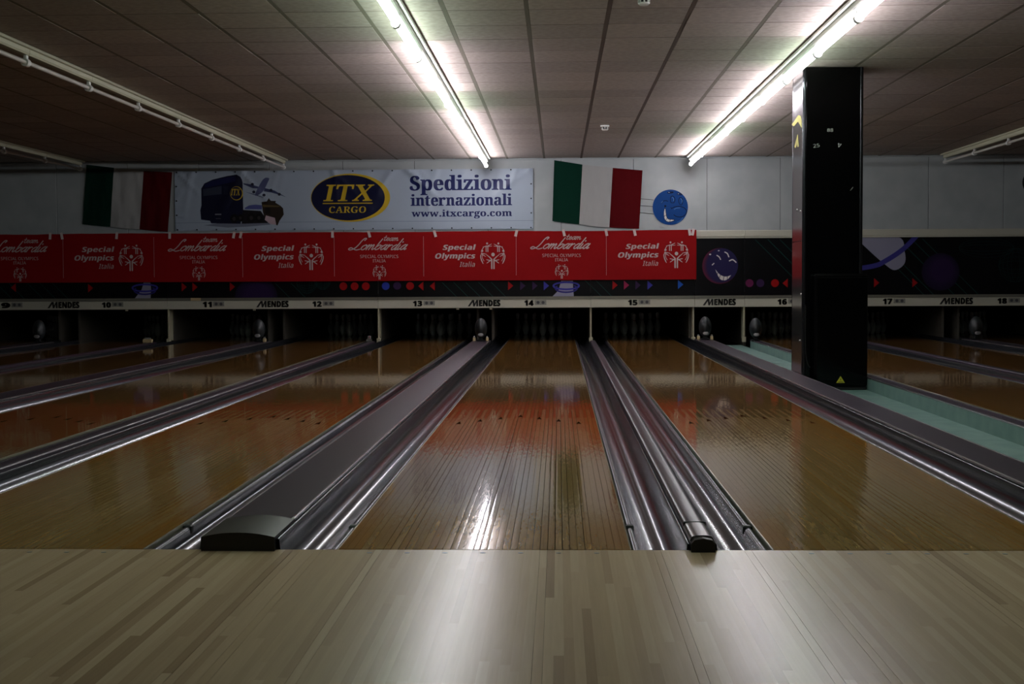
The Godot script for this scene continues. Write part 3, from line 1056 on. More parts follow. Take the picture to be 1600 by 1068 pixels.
func pits() -> void:
	# partitions between the pits
	for k in [[-9.47, "at the left wall"], [-8.0, "left of lane 10, far half"], [-7.68, "left of lane 10, near half"], [-6.165, "between lanes 10 and 11"], [-4.62, "right of lane 11"], [-4.375, "left of lane 12"], [-2.83, "between lanes 12 and 13"], [-1.28, "right of lane 13"], [-1.04, "left of lane 14"], [0.503, "between lanes 14 and 15"], [2.07, "right of lane 15"], [2.93, "left of lane 16"], [4.486, "between lanes 16 and 17"], [6.02, "right of lane 17"], [6.26, "left of lane 18"], [7.80, "at the right wall"]]:
		var b := MB.new()
		b.cbox(Vector3(-0.02, -0.1, -20.4), Vector3(0.02, 0.70, FACE_Z - 0.28), 0.003)
		tag(part("pit_partition", b, M.pit_board, self, Vector3(k[0], 0, 0)), "dark pit partition %s" % k[1], "partition", "pit partitions")
	# ten pins a lane
	var b := MB.new()
	b.lathe([Vector2(0.0, 0.0), Vector2(0.026, 0.0), Vector2(0.036, 0.02), Vector2(0.0495, 0.057), Vector2(0.0605, 0.114), Vector2(0.058, 0.149), Vector2(0.047, 0.184), Vector2(0.031, 0.221), Vector2(0.0235, 0.254), Vector2(0.0245, 0.276), Vector2(0.0295, 0.316), Vector2(0.0323, 0.342), Vector2(0.029, 0.362), Vector2(0.018, 0.377), Vector2(0.0, 0.381)], 16)
	var pm := b.mesh()
	b = MB.new()
	b.lathe([Vector2(0.0285, 0.230), Vector2(0.0262, 0.238)], 14)
	b.lathe([Vector2(0.0243, 0.254), Vector2(0.0246, 0.262)], 14)
	var nm := b.mesh()
	var spots := [["at the point", 0, 0], ["second row left", -0.5, 1], ["second row right", 0.5, 1], ["third row left", -1, 2], ["middle of the third row", 0, 2], ["third row right", 1, 2], ["back left corner", -1.5, 3], ["back row inner left", -0.5, 3], ["back row inner right", 0.5, 3], ["back right corner", 1.5, 3]]
	for k in LANES:
		for s in spots:
			var o := thing("bowling_pin", Vector3(LANES[k] + LW / 2 + s[1] * 0.3048, 0, -18.29 - s[2] * 0.264), "white pin, %s of the rack, %s" % [s[0], REF[k]], "bowling pin", "pins standing in the dark pits")
			part("body", pm, M.pin, o)
			part("neck_stripe", nm, M.pin_red, o)

# ------------------------------------------------------------------ banners, flags
func cloth(x0: float, x1: float, nx: int, ny: int, at: Callable) -> MB:
	# at(u, v) gives a point, v = 0 at the top
	var b := MB.new()
	var g := []
	for j in ny + 1:
		for i in nx + 1:
			g.append(at.call(float(i) / nx, float(j) / ny))
	var N := func(i: int, j: int) -> Vector3:
		var a: Vector3 = g[j * (nx + 1) + mini(i + 1, nx)] - g[j * (nx + 1) + maxi(i - 1, 0)]
		var c: Vector3 = g[maxi(j - 1, 0) * (nx + 1) + i] - g[mini(j + 1, ny) * (nx + 1) + i]
		return a.cross(c).normalized()
	for j in ny:
		for i in nx:
			var q := [[i, j + 1], [i + 1, j + 1], [i + 1, j], [i, j]]
			var ps := []
			var ns := []
			var ts := []
			for k in q:
				ps.append(g[k[1] * (nx + 1) + k[0]])
				ns.append(N.call(k[0], k[1]))
				ts.append(Vector2(lerpf(x0, x1, float(k[0]) / nx), float(k[1]) / ny))
			b.quad(ps[0], ps[1], ps[2], ps[3], ns, ts)
	return b

func flag(label: String, top: Array, bot: Array) -> void:
	var o := thing("flag", Vector3(top[0].x, top[0].y, WALL_Z + 0.012), label, "flag", "tricolour flags on the back wall")
	var f := FastNoiseLite.new()
	f.seed = 4 + int(absf(top[0].x))
	f.frequency = 1.6
	var cols := [c8(12, 48, 36), c8(172, 172, 168), c8(82, 10, 15)]
	var names := ["green_band", "white_band", "red_band"]
	for k in 3:
		var m := mat(cols[k], 0.9, 0.0, 0.2)
		var b := cloth(0, 1, 14, 24, func(u: float, v: float) -> Vector3:
			var t: Vector2 = top[k].lerp(top[k + 1], u)
			var s: Vector2 = bot[k].lerp(bot[k + 1], u)
			var q := t.lerp(s, v)
			var z := 0.012 + 0.018 * f.get_noise_2d(q.x * 2.2, q.y * 0.6) + 0.008 * f.get_noise_2d(q.x * 6 + 9, q.y * 1.4 + 3)
			q.y -= 0.012 * sin(PI * u) * (1.0 if k == 1 else 0.3) * (v)
			return Vector3(q.x - top[0].x, q.y - top[0].y, maxf(z, -0.008)))
		part(names[k], b, m, o)

func script_word(p: Print, word: String, r: Rect2, w: float, col: Color, lean: float) -> void:
	var G := {
		"L": [1.25, [[0.95, 1.9, 1.05, 2.25, 0.75, 2.3, 0.55, 1.8, 0.5, 1.0, 0.25, 0.25, -0.3, -0.05, -0.6, 0.15, -0.35, 0.4, 0.2, 0.15, 0.7, -0.05, 1.2, 0.1]]],
		"o": [0.9, [[0.5, 1.0, 0.12, 0.75, 0.1, 0.2, 0.45, 0.0, 0.75, 0.35, 0.7, 0.85, 0.45, 1.0], [0.6, 0.8, 0.95, 0.75]]],
		"m": [1.3, [[0.0, 0.9, 0.1, 0.95, 0.1, 0.0], [0.1, 0.5, 0.35, 0.98, 0.5, 0.85, 0.5, 0.0], [0.5, 0.5, 0.78, 0.98, 0.92, 0.85, 0.95, 0.15, 1.1, 0.02, 1.3, 0.25]]],
		"b": [0.95, [[0.2, 2.2, 0.12, 1.0, 0.15, 0.2, 0.4, 0.0, 0.75, 0.3, 0.7, 0.85, 0.45, 0.95, 0.18, 0.6], [0.68, 0.85, 0.95, 0.8]]],
		"a": [0.95, [[0.72, 0.85, 0.42, 1.0, 0.08, 0.55, 0.2, 0.02, 0.5, 0.15, 0.72, 0.85], [0.75, 1.0, 0.7, 0.25, 0.82, 0.0, 1.0, 0.2]]],
		"r": [0.75, [[0.0, 0.85, 0.12, 1.0, 0.1, 0.0], [0.1, 0.5, 0.4, 0.98, 0.62, 0.9]]],
		"d": [0.95, [[0.72, 0.85, 0.42, 1.0, 0.08, 0.55, 0.2, 0.02, 0.5, 0.15, 0.72, 0.85], [0.82, 2.2, 0.7, 0.25, 0.82, 0.0, 1.0, 0.2]]],
		"i": [0.5, [[0.12, 1.0, 0.1, 0.2, 0.22, 0.0, 0.5, 0.25], [0.2, 1.5, 0.24, 1.6]]],
		"t": [0.6, [[0.22, 1.7, 0.15, 0.25, 0.3, 0.0, 0.6, 0.2], [-0.15, 1.08, 0.55, 1.15]]],
		"e": [0.8, [[0.12, 0.45, 0.6, 0.65, 0.5, 1.0, 0.2, 0.85, 0.08, 0.35, 0.35, 0.0, 0.8, 0.3]]]}
	var total := 0.0
	for ch in word:
		total += G[ch][0]
	var sx := r.size.x / total
	var sy := r.size.y
	var x := 0.0
	for ch in word:
		for s in G[ch][1]:
			var pts := []
			for i in range(0, s.size(), 2):
				pts.append(Vector2(r.position.x + (x + s[i]) * sx + lean * s[i + 1] * sy, r.position.y + r.size.y - s[i + 1] * sy))
			p.line(Print.smooth(pts, 5), w, col)
		x += G[ch][0]

func emblem(p: Print, cx: float, cy: float, rx: float, ry: float, col: Color) -> void:
	var E := func(x: float, y: float) -> Vector2: return Vector2(cx + x * rx, cy - y * ry)
	var w := rx * 0.085
	for s in [-1, 1]:
		# middle figure: legs, arms raised
		p.line([E.call(s * 0.09, -0.32), E.call(s * 0.09, -1.0)], w * 1.3, col)
		p.line([E.call(s * 0.09, -0.3), E.call(s * 0.3, -0.1), E.call(s * 0.5, 0.05)], w * 1.2, col, w * 0.5)
		p.line([E.call(s * 0.16, -0.4), E.call(s * 0.5, -0.32)], w * 1.1, col, w * 0.6)
		p.line([E.call(s * 0.16, -0.36), E.call(s * 0.48, -0.58)], w, col, w * 0.6)
		# upper figures
		var h: Vector2 = E.call(s * 0.46, 0.93)
		p.ell(h.x, h.y, rx * 0.075, ry * 0.075, col)
		for k in [0.40, 0.54]:
			p.line([E.call(s * k, 0.74), E.call(s * k, 0.3)], w * 0.8, col)
		p.line([E.call(s * 0.44, 0.72), E.call(s * 0.1, 0.88)], w * 0.9, col, w * 0.4)
		p.line([E.call(s * 0.44, 0.7), E.call(s * 0.08, 0.72)], w * 0.8, col, w * 0.4)
		p.line([E.call(s * 0.5, 0.72), E.call(s * 0.8, 0.66)], w * 0.9, col, w * 0.4)
		# side figures
		h = E.call(s * 0.86, 0.36)
		p.ell(h.x, h.y, rx * 0.085, ry * 0.085, col)
		p.line([E.call(s * 0.86, 0.16), E.call(s * 0.5, 0.1)], w * 0.9, col, w * 0.4)
		p.line([E.call(s * 0.86, 0.08), E.call(s * 0.58, -0.08)], w * 0.9, col, w * 0.4)
		p.line(Print.smooth([E.call(s * 0.9, 0.2), E.call(s * 0.98, -0.1), E.call(s * 0.82, -0.52)]), w * 0.8, col, w * 0.4)
		p.line(Print.smooth([E.call(s * 0.84, 0.1), E.call(s * 0.86, -0.15), E.call(s * 0.72, -0.42)]), w * 0.7, col, w * 0.4)
		p.arc(cx, cy, rx * 0.98, ry * 0.98, 140 if s < 0 else 18, 162 if s < 0 else 40, w * 0.6, col)
		p.arc(cx, cy, rx * 1.0, ry * 1.0, 180 if s < 0 else -38, 218 if s < 0 else 0, w * 0.6, col)
	var q: Vector2 = E.call(0.02, 0.07)
	p.ell(q.x, q.y, rx * 0.14, ry * 0.14, col)

func red_print() -> ImageTexture:
	var p := Print.new(2048, 556, c8(140, 13, 17))
	var w := c8(186, 172, 168)
	var X := func(x: float) -> float: return (x - 5.0) * 1.358
	var Y := func(y: float) -> float: return (y - 5.0) * 1.345
	var B := func(x0: float, y0: float, x1: float, y1: float) -> Rect2: return Rect2(X.call(x0), Y.call(y0), X.call(x1) - X.call(x0), Y.call(y1) - Y.call(y0))
	var bold := SystemFont.new()
	bold.font_names = PackedStringArray(["Droid Sans"])
	bold.font_weight = 700
	p.line([Vector2(X.call(745), Y.call(42)), Vector2(X.call(745), Y.call(380))], 3.0, w)
	p.line([Vector2(2045, Y.call(38)), Vector2(2045, Y.call(376))], 3.0, w)
	p.text("SPECIAL OLYMPICS", sans, B.call(218, 197, 535, 224), w)
	p.text("ITALIA", sans, B.call(323, 235, 430, 260), w)
	p.text("Special", bold, B.call(908, 115, 1170, 174), w, 0.24, 2.0)
	p.text("Olympics", bold, B.call(842, 186, 1170, 247), w, 0.24, 2.0)
	p.text("Italia", sans, B.call(1047, 259, 1170, 303), w, 0.2)
	emblem(p, X.call(1318), Y.call(210), 138, 146, w)
	emblem(p, X.call(378), Y.call(345), 74, 79, w)
	script_word(p, "Lombardia", Rect2(X.call(150), Y.call(112), 600, 56), 11.0, w, 0.75)
	script_word(p, "team", Rect2(X.call(412), Y.call(52), 165, 33), 7.0, w, 0.5)
	return p.tex()

func cargo_print() -> ImageTexture:
	var k := 2048.0 / 560.0
	var p := Print.new(2048, 341, c8(170, 183, 196))
	var P := func(x: float, y: float) -> Vector2: return Vector2((x - 273.0) * k, (y - 265.5) * k * 0.985)
	var B := func(x0: float, y0: float, x1: float, y1: float) -> Rect2: return Rect2(P.call(x0, y0), P.call(x1, y1) - P.call(x0, y0))
	var navy := c8(18, 28, 84)
	var deep := c8(16, 18, 44)
	var gold := c8(204, 172, 40)
	p.line([P.call(273, 347), P.call(833, 347)], 2.2, c8(128, 138, 160))
	p.text("Spedizioni", serif, B.call(642, 274.5, 799, 306), navy, 0.0, 2.2)
	p.text("internazionali", serif, B.call(643, 304.4, 800, 323), navy, 0.0, 1.4)
	p.text("www.itxcargo.com", serif, B.call(644, 329, 800, 343), navy, 0.0, 0.8)
	var q: Vector2 = P.call(548.7, 309.2)
	p.ell(q.x, q.y, 62 * k, 37.4 * k, gold)
	q = P.call(545, 309.2)
	p.ell(q.x, q.y, 57.5 * k, 35.2 * k, c8(14, 18, 52))
	p.text("ITX", serif, B.call(509, 288.5, 585, 314.5), gold, 0.22)
	p.line([P.call(506, 318), P.call(583, 318)], 6.0, gold)
	p.text("CARGO", serif, B.call(515, 322.8, 573, 333), gold, 0.1)
	# picture: lorry tractor, aeroplane and ship
	var Z := func(a: Array) -> Array:
		var o := []
		for i in range(0, a.size(), 2):
			o.append(P.call(300 + a[i] / 10.0, 255 + a[i + 1] / 10.0))
		return o
	p.poly(Z.call([180, 960, 420, 930, 900, 930, 1200, 925, 1230, 955, 900, 985, 560, 1000]), c8(120, 126, 142))
	p.poly(Z.call([830, 690, 900, 650, 1000, 640, 1100, 650, 1100, 715, 830, 710]), c8(84, 92, 150))
	p.poly(Z.call([780, 720, 1080, 740, 1160, 860, 1190, 930, 780, 940]), c8(26, 24, 28))
	p.poly(Z.call([150, 380, 200, 300, 330, 240, 560, 185, 710, 165, 770, 200, 790, 240, 800, 290, 805, 720, 760, 940, 300, 930, 280, 890, 140, 870, 130, 720, 150, 640]), deep)
	p.poly(Z.call([205, 310, 330, 255, 560, 205, 690, 190, 690, 270, 400, 330, 200, 370]), c8(24, 28, 70))
	p.poly(Z.call([175, 390, 470, 340, 470, 470, 180, 500]), c8(52, 58, 74))
	p.poly(Z.call([500, 350, 570, 340, 570, 470, 500, 480]), c8(30, 34, 54))
	q = Z.call([705, 460])[0]
	p.ell(q.x, q.y, 10.0 * k, 10.8 * k, gold, 0.0)
	p.ell(q.x - 2, q.y - 1, 9.0 * k, 9.9 * k, c8(20, 22, 56))
	p.text("ITX", serif, B.call(362, 294, 376, 304), gold, 0.15)
	p.poly(Z.call([360, 780, 460, 780, 460, 800, 360, 800]), c8(130, 132, 136))
	p.poly(Z.call([370, 850, 450, 850, 450, 862, 370, 862]), c8(90, 92, 96))
	for c in [[660, 860, 62], [760, 850, 50], [930, 850, 66], [1050, 850, 60]]:
		q = Z.call([c[0], c[1]])[0]
		p.ell(q.x, q.y, c[2] / 10.0 * k, c[2] / 10.0 * k * 1.15, c8(14, 13, 14))
		p.ell(q.x, q.y, c[2] / 24.0 * k, c[2] / 20.0 * k, c8(54, 50, 50))
	# aeroplane
	var plane := c8(60, 66, 100)
	p.poly(Z.call([810, 300, 930, 320, 1060, 360, 1070, 390, 960, 380, 820, 320]), plane)
	p.poly(Z.call([1150, 380, 1300, 420, 1480, 525, 1390, 490, 1250, 450, 1130, 430]), plane)
	p.poly(Z.call([840, 435, 1000, 480, 1130, 525, 1120, 530, 960, 480]), plane)
	p.poly(Print.smooth(Z.call([1165, 215, 1215, 225, 1210, 260, 1120, 430, 1030, 495, 995, 485, 1030, 400, 1110, 260, 1165, 215])), c8(84, 90, 124))
	for c in [[955, 320], [1245, 415], [1375, 480], [975, 440], [1135, 490]]:
		q = Z.call(c)[0]
		p.ell(q.x, q.y, 2.4 * k, 2.2 * k, c8(34, 36, 54))
	# ship
	p.poly(Z.call([1095, 600, 1180, 590, 1210, 540, 1240, 580, 1320, 585, 1310, 610, 1390, 660, 1430, 700, 1440, 800, 1370, 900, 1340, 970, 1310, 960, 1150, 880, 1115, 760]), c8(44, 34, 26))
	p.poly(Z.call([1110, 640, 1380, 660, 1380, 680, 1120, 680]), c8(92, 78, 44))
	p.poly(Z.call([1160, 810, 1300, 850, 1320, 960, 1230, 950, 1140, 880]), c8(196, 170, 176))
	p.poly(Z.call([1150, 690, 1230, 690, 1230, 800, 1150, 780]), c8(24, 20, 18))
	return p.tex()

func banners() -> void:
	# white cargo banner, creased between its eyelets
	var x0 := -6.30
	var x1 := -0.408
	var y0 := 2.772
	var y1 := 1.792
	var o := thing("banner", Vector3(x0, y1, WALL_Z + 0.01), "long white cargo banner with a lorry picture, gold oval and blue lettering", "banner")
	var m := mat(Color.WHITE, 0.42, 0.0, 0.4)
	m.albedo_texture = cargo_print()
	var f := FastNoiseLite.new()
	f.seed = 15
	f.frequency = 1.0
	var folds := []
	for i in 20:
		var xa := rng.randf_range(0, 5.9)
		folds.append([Vector2(xa, 0.98), Vector2(xa + rng.randf_range(-0.75, 0.75), rng.randf_range(0.0, 0.5)), rng.randf_range(0.004, 0.011), rng.randf_range(0.022, 0.05)])
	for k in [[3.85, 0.98, 4.7, 0.15, 0.014, 0.04], [3.95, 0.98, 4.25, 0.2, 0.012, 0.035], [5.3, 0.98, 4.9, 0.1, 0.012, 0.04], [5.85, 0.98, 5.2, 0.5, 0.012, 0.04], [1.1, 0.98, 1.6, 0.4, 0.012, 0.03], [1.1, 0.98, 0.7, 0.3, 0.010, 0.04], [0.05, 0.98, 0.4, 0.6, 0.012, 0.03]]:
		folds.append([Vector2(k[0], k[1]), Vector2(k[2], k[3]), k[4], k[5]])
	part("sheet", cloth(0, 1, 150, 26, func(u: float, v: float) -> Vector3:
		var q := Vector2(u * (x1 - x0), (1.0 - v) * (y0 - y1))
		var z := 0.010 + 0.008 * f.get_noise_2d(q.x * 0.9, q.y * 1.2)
		for w in folds:
			var a: Vector2 = w[0]
			var d: Vector2 = w[1] - a
			var t := clampf((q - a).dot(d) / d.length_squared(), 0, 1)
			var r := q.distance_to(a + d * t)
			z += 1.7 * w[2] * (1.0 - t * 0.7) * exp(-r * r / (w[3] * w[3]))
		return Vector3(q.x, q.y, z)), m, o)
	for i in 19:
		for s in [0, 1]:
			var b := MB.new()
			b.rod(Vector3(0, 0, 0), Vector3(0, 0, 0.02), 0.012, 10)
			part("eyelet", b, M.rubber, o, Vector3(0.04 + i * 0.323, 0.962 if s == 0 else 0.022, 0.006))
	for i in 3:
		for s in [0, 1]:
			var b := MB.new()
			b.rod(Vector3(0, 0, 0), Vector3(0, 0, 0.02), 0.012, 10)
			part("eyelet", b, M.rubber, o, Vector3(0.03 if s == 0 else 5.86, 0.26 + i * 0.235, 0.006))
	# red banner taped along the front of the masking
	o = thing("banner", Vector3(-9.205, 0.958, FACE_Z + 0.024), "long red banner with white sport lettering taped over the masking", "banner")
	m = mat(Color.WHITE, 0.8, 0.0, 0.25)
	m.albedo_texture = red_print()
	f.seed = 23
	part("sheet", cloth(0, 3.98, 160, 12, func(u: float, v: float) -> Vector3:
		var x := u * 11.344
		var h := 0.765 - 0.004 * sin(x * 2.1) - 0.006 * f.get_noise_1d(x * 2)
		return Vector3(x, h * (1.0 - v), 0.004 + 0.007 * f.get_noise_2d(x * 1.2, v * 0.8) + 0.004 * (1 + sin(x * 5.2 + v)) * v)), m, o)
	for x in [-8.0, -7.82, -6.94, -6.1, -5.08, -4.97, -3.53, -2.96, -1.93, -0.65, 0.08, 0.74, 1.18, 2.03, 2.09]:
		var b := MB.new()
		b.box(Vector3(-0.02, -0.075, 0), Vector3(0.02, 0.03, 0.0012))
		var t := part("tape", b, M.tape_clear, o, Vector3(x + 9.205, 0.755, 0.019))
		t.rotation.z = rng.randf_range(-0.3, 0.3)
	# flags
	flag("limp green, white and red flag on the wall right of the white banner", [Vector2(-0.062, 2.904), Vector2(0.395, 2.828), Vector2(0.887, 2.772), Vector2(1.369, 2.727)], [Vector2(-0.097, 1.919), Vector2(0.34, 1.864), Vector2(0.829, 1.809), Vector2(1.312, 1.785)])
	flag("shadowed green, white and red flag on the wall left of the white banner", [Vector2(-7.756, 2.894), Vector2(-7.299, 2.838), Vector2(-6.811, 2.781), Vector2(-6.334, 2.757)], [Vector2(-7.84, 1.918), Vector2(-7.382, 1.873), Vector2(-6.892, 1.828), Vector2(-6.425, 1.783)])
	wall_disc()

func wall_disc() -> void:
	var o := thing("wall_disc", Vector3(1.8195, 2.129, WALL_Z + 0.004), "round blue smiling face on the wall beside the flag's red end", "wall disc")
	var p := Print.new(512, 512, c8(14, 62, 124))
	var E := func(x: float, y: float) -> Vector2: return Vector2((x - 500) / 368.0 * 256 + 256, (y - 580) / 368.0 * 256 + 256)
	var ink := c8(8, 14, 40)
	var hi := c8(84, 124, 176)
	var S := func(a: Array) -> Array:
		var q := []
		for i in range(0, a.size(), 2):
			q.append(E.call(a[i], a[i + 1]))
		return Print.smooth(q)
	p.line(S.call([510, 360, 545, 345, 580, 370, 595, 420, 580, 480, 520, 485, 500, 420, 510, 360]), 8, ink)
	p.line(S.call([545, 375, 570, 410, 565, 445]), 8, hi)
	p.line(S.call([690, 385, 725, 380, 755, 420, 755, 500, 725, 535, 690, 510, 675, 440, 690, 385]), 8, ink)
	p.line(S.call([720, 400, 745, 440, 740, 480]), 8, hi)
	p.line(S.call([450, 270, 500, 262, 560, 268, 510, 285, 455, 285, 450, 270]), 12, ink)
	p.line([E.call(462, 269), E.call(482, 272)], 5, c8(200, 210, 230))
	p.line(S.call([650, 295, 700, 290, 742, 315, 700, 322, 655, 310, 650, 295]), 12, ink)
	p.line([E.call(658, 300), E.call(676, 304)], 5, c8(200, 210, 230))
	p.line(S.call([320, 495, 350, 455, 400, 442, 450, 455]), 9, ink)
	p.line(S.call([315, 485, 340, 455]), 7, hi)
	p.line(S.call([530, 605, 590, 575, 680, 562, 780, 590, 835, 650, 830, 710, 770, 770, 690, 785, 620, 770, 575, 740]), 10, ink)
	p.line(S.call([580, 625, 630, 600, 700, 595]), 7, hi)
	p.ell(E.call(395, 555).x, E.call(395, 555).y, 16, 14, ink)
	p.line(S.call([510, 585, 530, 612]), 8, ink)
	var mouth: Array = S.call([385, 590, 365, 680, 370, 790, 400, 855, 460, 885, 530, 875, 590, 850, 530, 835, 470, 830, 430, 790, 410, 700, 400, 620, 385, 590])
	p.poly(mouth, c8(206, 206, 200))
	p.line(mouth, 7, ink)
	for k in [[370, 770, 420, 735], [400, 855, 440, 800], [490, 880, 500, 835]]:
		p.line([E.call(k[0], k[1]), E.call(k[2], k[3])], 6, ink)
	p.line(S.call([640, 895, 700, 870, 760, 800]), 6, hi)
	var m := mat(Color.WHITE, 0.5, 0.0, 0.25)
	m.albedo_texture = p.tex()
	var b := MB.new()
	var R := 0.286
	for i in 48:
		var a := TAU * i / 48
		var c := TAU * (i + 1) / 48
		var pa := Vector3(cos(a), sin(a), 0) * R
		var pc := Vector3(cos(c), sin(c), 0) * R
		var z := Vector3(0, 0, 0.006)
		b.tri(z, pa + z, pc + z, Vector3.BACK, Vector3.BACK, Vector3.BACK, Vector2(0.5, 0.5), Vector2(0.5 + 0.5 * cos(a), 0.5 - 0.5 * sin(a)), Vector2(0.5 + 0.5 * cos(c), 0.5 - 0.5 * sin(c)))
		b.quad(pa - z * 0.5, pc - z * 0.5, pc + z, pa + z, null, [Vector2(0.02, 0.5), Vector2(0.02, 0.5), Vector2(0.02, 0.5), Vector2(0.02, 0.5)])
	part("face", b, m, o)
	for k in [[2.272, 2.25], [2.164, 2.141], [2.05, 2.022]]:
		b = MB.new()
		b.rod(Vector3(1.30 - 1.8195, k[0] - 2.129, 0.001), Vector3(1.55 - 1.8195, k[1] - 2.129, 0.001), 0.004, 6)
		part("speed_line", b, M.rule, o)
	b = MB.new()
	b.xf = Transform3D(Basis(Vector3.RIGHT, PI / 2), Vector3.ZERO)
	b.lathe([Vector2(0.0, -0.01), Vector2(0.2, -0.01), Vector2(0.205, 0.004), Vector2(0.2, 0.01), Vector2(0.0, 0.01)], 40)
	tag(part("wall_disc", b, M.black_ink, self, Vector3(7.665, 2.484, WALL_Z + 0.012)), "dark round plaque on the wall at the photo's right border", "wall disc")

# ------------------------------------------------------------------ pillar and its cabinet
func pillar() -> void:
	var xa := 2.288
	var xb := 2.848
	var zf := -7.92
	var zb := -8.49
	var o := thing("pillar", Vector3((xa + xb) / 2, -0.0725, (zf + zb) / 2), "square black pillar with mirror-like sides standing between lanes 15 and 16", "pillar", "", "thing")
	var w := (xb - xa) / 2
	var d := (zf - zb) / 2
	var h := CEIL + 0.0725 - 0.003
	var b := MB.new()
	b.box(Vector3(-w + 0.012, 0, -d + 0.012), Vector3(w - 0.012, h, d - 0.012))
	part("core", b, M.pillar_front, o)
	for s in [-1, 1]:
		b = MB.new()
		b.cbox(Vector3(-w + 0.03, 0.0, s * d - 0.01), Vector3(w - 0.03, h, s * d + 0.002), 0.002)
		part("face_panel", b, M.pillar_front, o)
		b = MB.new()
		b.cbox(Vector3(minf(s * w, s * (w - 0.012)), 0.0, -d + 0.03), Vector3(maxf(s * w, s * (w - 0.012)), 1.39, d - 0.03), 0.002)
		part("side_panel", b, M.pillar_side, o)
		b = MB.new()
		b.cbox(Vector3(minf(s * w, s * (w - 0.012)), 1.395, -d + 0.03), Vector3(maxf(s * w, s * (w - 0.012)), h, d - 0.03), 0.002)
		part("side_panel", b, M.pillar_side, o)
		for t in [-1, 1]:
			b = MB.new()
			b.rod(Vector3(s * (w - 0.02), 0, t * (d - 0.02)), Vector3(s * (w - 0.02), h, t * (d - 0.02)), 0.022, 14)
			part("corner_bead", b, M.pillar_edge, o)
	# tape marks on the left side
	var at := o.position
	for k in [[[-8.164, 2.518], [-8.07, 2.50], [-7.99, 2.44], [-7.985, 2.38], [-8.18, 2.46], [-8.40, 2.44], [-8.52, 2.47]], [[-8.20, 2.34], [-8.14, 2.22], [-8.20, 2.22], [-8.22, 2.25], [-8.30, 2.22], [-8.36, 2.24]]]:
		var q := []
		for v in k:
			q.append(Vector2(-(v[0] - at.z), v[1] - at.y))
		if Geometry2D.is_polygon_clockwise(PackedVector2Array(q)):
			q.reverse()
		b = MB.new()
		b.xf = Transform3D(Basis(Vector3(0, 0, -1), Vector3(0, 1, 0), Vector3(1, 0, 0)), Vector3(-w - 0.0022, 0, 0))
		b.extrude(q, 0.0, 0.002, false, true, true)
		part("yellow_tape", b, M.tape_yellow, o)
	for k in [[-8.0, 0.815], [-8.04, 0.377], [-8.227, 1.622], [-8.05, 1.60]]:
		b = MB.new()
		b.rod(Vector3(-w - 0.004, 0, 0), Vector3(-w + 0.004, 0, 0), 0.012, 10)
		part("bolt", b, M.steel, o, Vector3(0, k[1] - at.y, k[0] - at.z))
	# remains of small white stickers
	for k in [["88", 2.54, 2.347, 0.055, 0.03, 0.0], ["25", 2.413, 2.205, 0.058, 0.034, 0.15], ["4", 2.627, 2.209, 0.036, 0.04, PI]]:
		var t := letters(k[0], k[3], k[4], M.sticker, o, Vector3.ZERO)
		t.name = "white_sticker"
		t.scale.z = 0.1
		t.rotation.z = k[5]
		t.position = Vector3(k[1] - at.x, k[2] - at.y, d + 0.003)
	b = MB.new()
	b.box(Vector3(0, 0, 0), Vector3(0.006, 0.04, 0.001))
	var mk := part("scuff", b, M.plate, o, Vector3(0.16, 1.86, d + 0.002))
	mk.rotation.z = -0.7
	# black cabinet against its foot
	o = thing("equipment_cabinet", Vector3(2.632, -0.075, -7.848), "black upright cabinet with yellow warning triangle against the foot of the pillar", "cabinet")
	b = MB.new()
	b.cbox(Vector3(-0.250, 0.028, -0.066), Vector3(0.238, 1.085, 0.07), 0.02)
	part("body", b, M.cabinet, o)
	b = MB.new()
	b.cbox(Vector3(-0.235, 0.09, 0.062), Vector3(0.235, 1.05, 0.0745), 0.006)
	part("front_panel", b, M.pillar_front, o)
	b = MB.new()
	b.cbox(Vector3(-0.235, 0.001, -0.055), Vector3(0.235, 0.034, 0.055), 0.008)
	part("plinth", b, M.rubber, o)
	b = MB.new()
	b.extrude([Vector2(-0.04, -0.03), Vector2(0.04, -0.03), Vector2(0.0, 0.034)], 0.0, 0.002, false, true, true)
	var wl := part("warning_label", b, M.yellow, o, Vector3(-0.012, 0.10, 0.0735))
	b = MB.new()
	b.extrude([Vector2(-0.002, -0.012), Vector2(0.006, 0.002), Vector2(0.001, 0.002), Vector2(0.004, 0.016), Vector2(-0.006, -0.001), Vector2(-0.001, -0.001)], 0.0, 0.001, false, true, true)
	part("bolt_symbol", b, M.black_ink, wl, Vector3(0, 0.0, 0.002))
	b = MB.new()
	b.box(Vector3(-0.022, -0.024, 0.0), Vector3(0.022, -0.019, 0.001))
	part("warning_text", b, M.black_ink, wl, Vector3(0, 0.0, 0.002))
	# thin cable down the pillar's front
	b = MB.new()
	var pts := Print.smooth([Vector2(0.0, 0.72), Vector2(0.0, 0.45), Vector2(0.004, 0.28), Vector2(0.02, 0.17), Vector2(0.045, 0.13)], 6)
	for i in pts.size() - 1:
		b.rod(Vector3(pts[i].x, pts[i].y, 0), Vector3(pts[i + 1].x, pts[i + 1].y, 0), 0.005, 8)
	tag(part("cable", b, M.rubber, self, Vector3(2.318, 0.0, -7.911)), "thin black cable hanging on the pillar left of the cabinet", "cable")

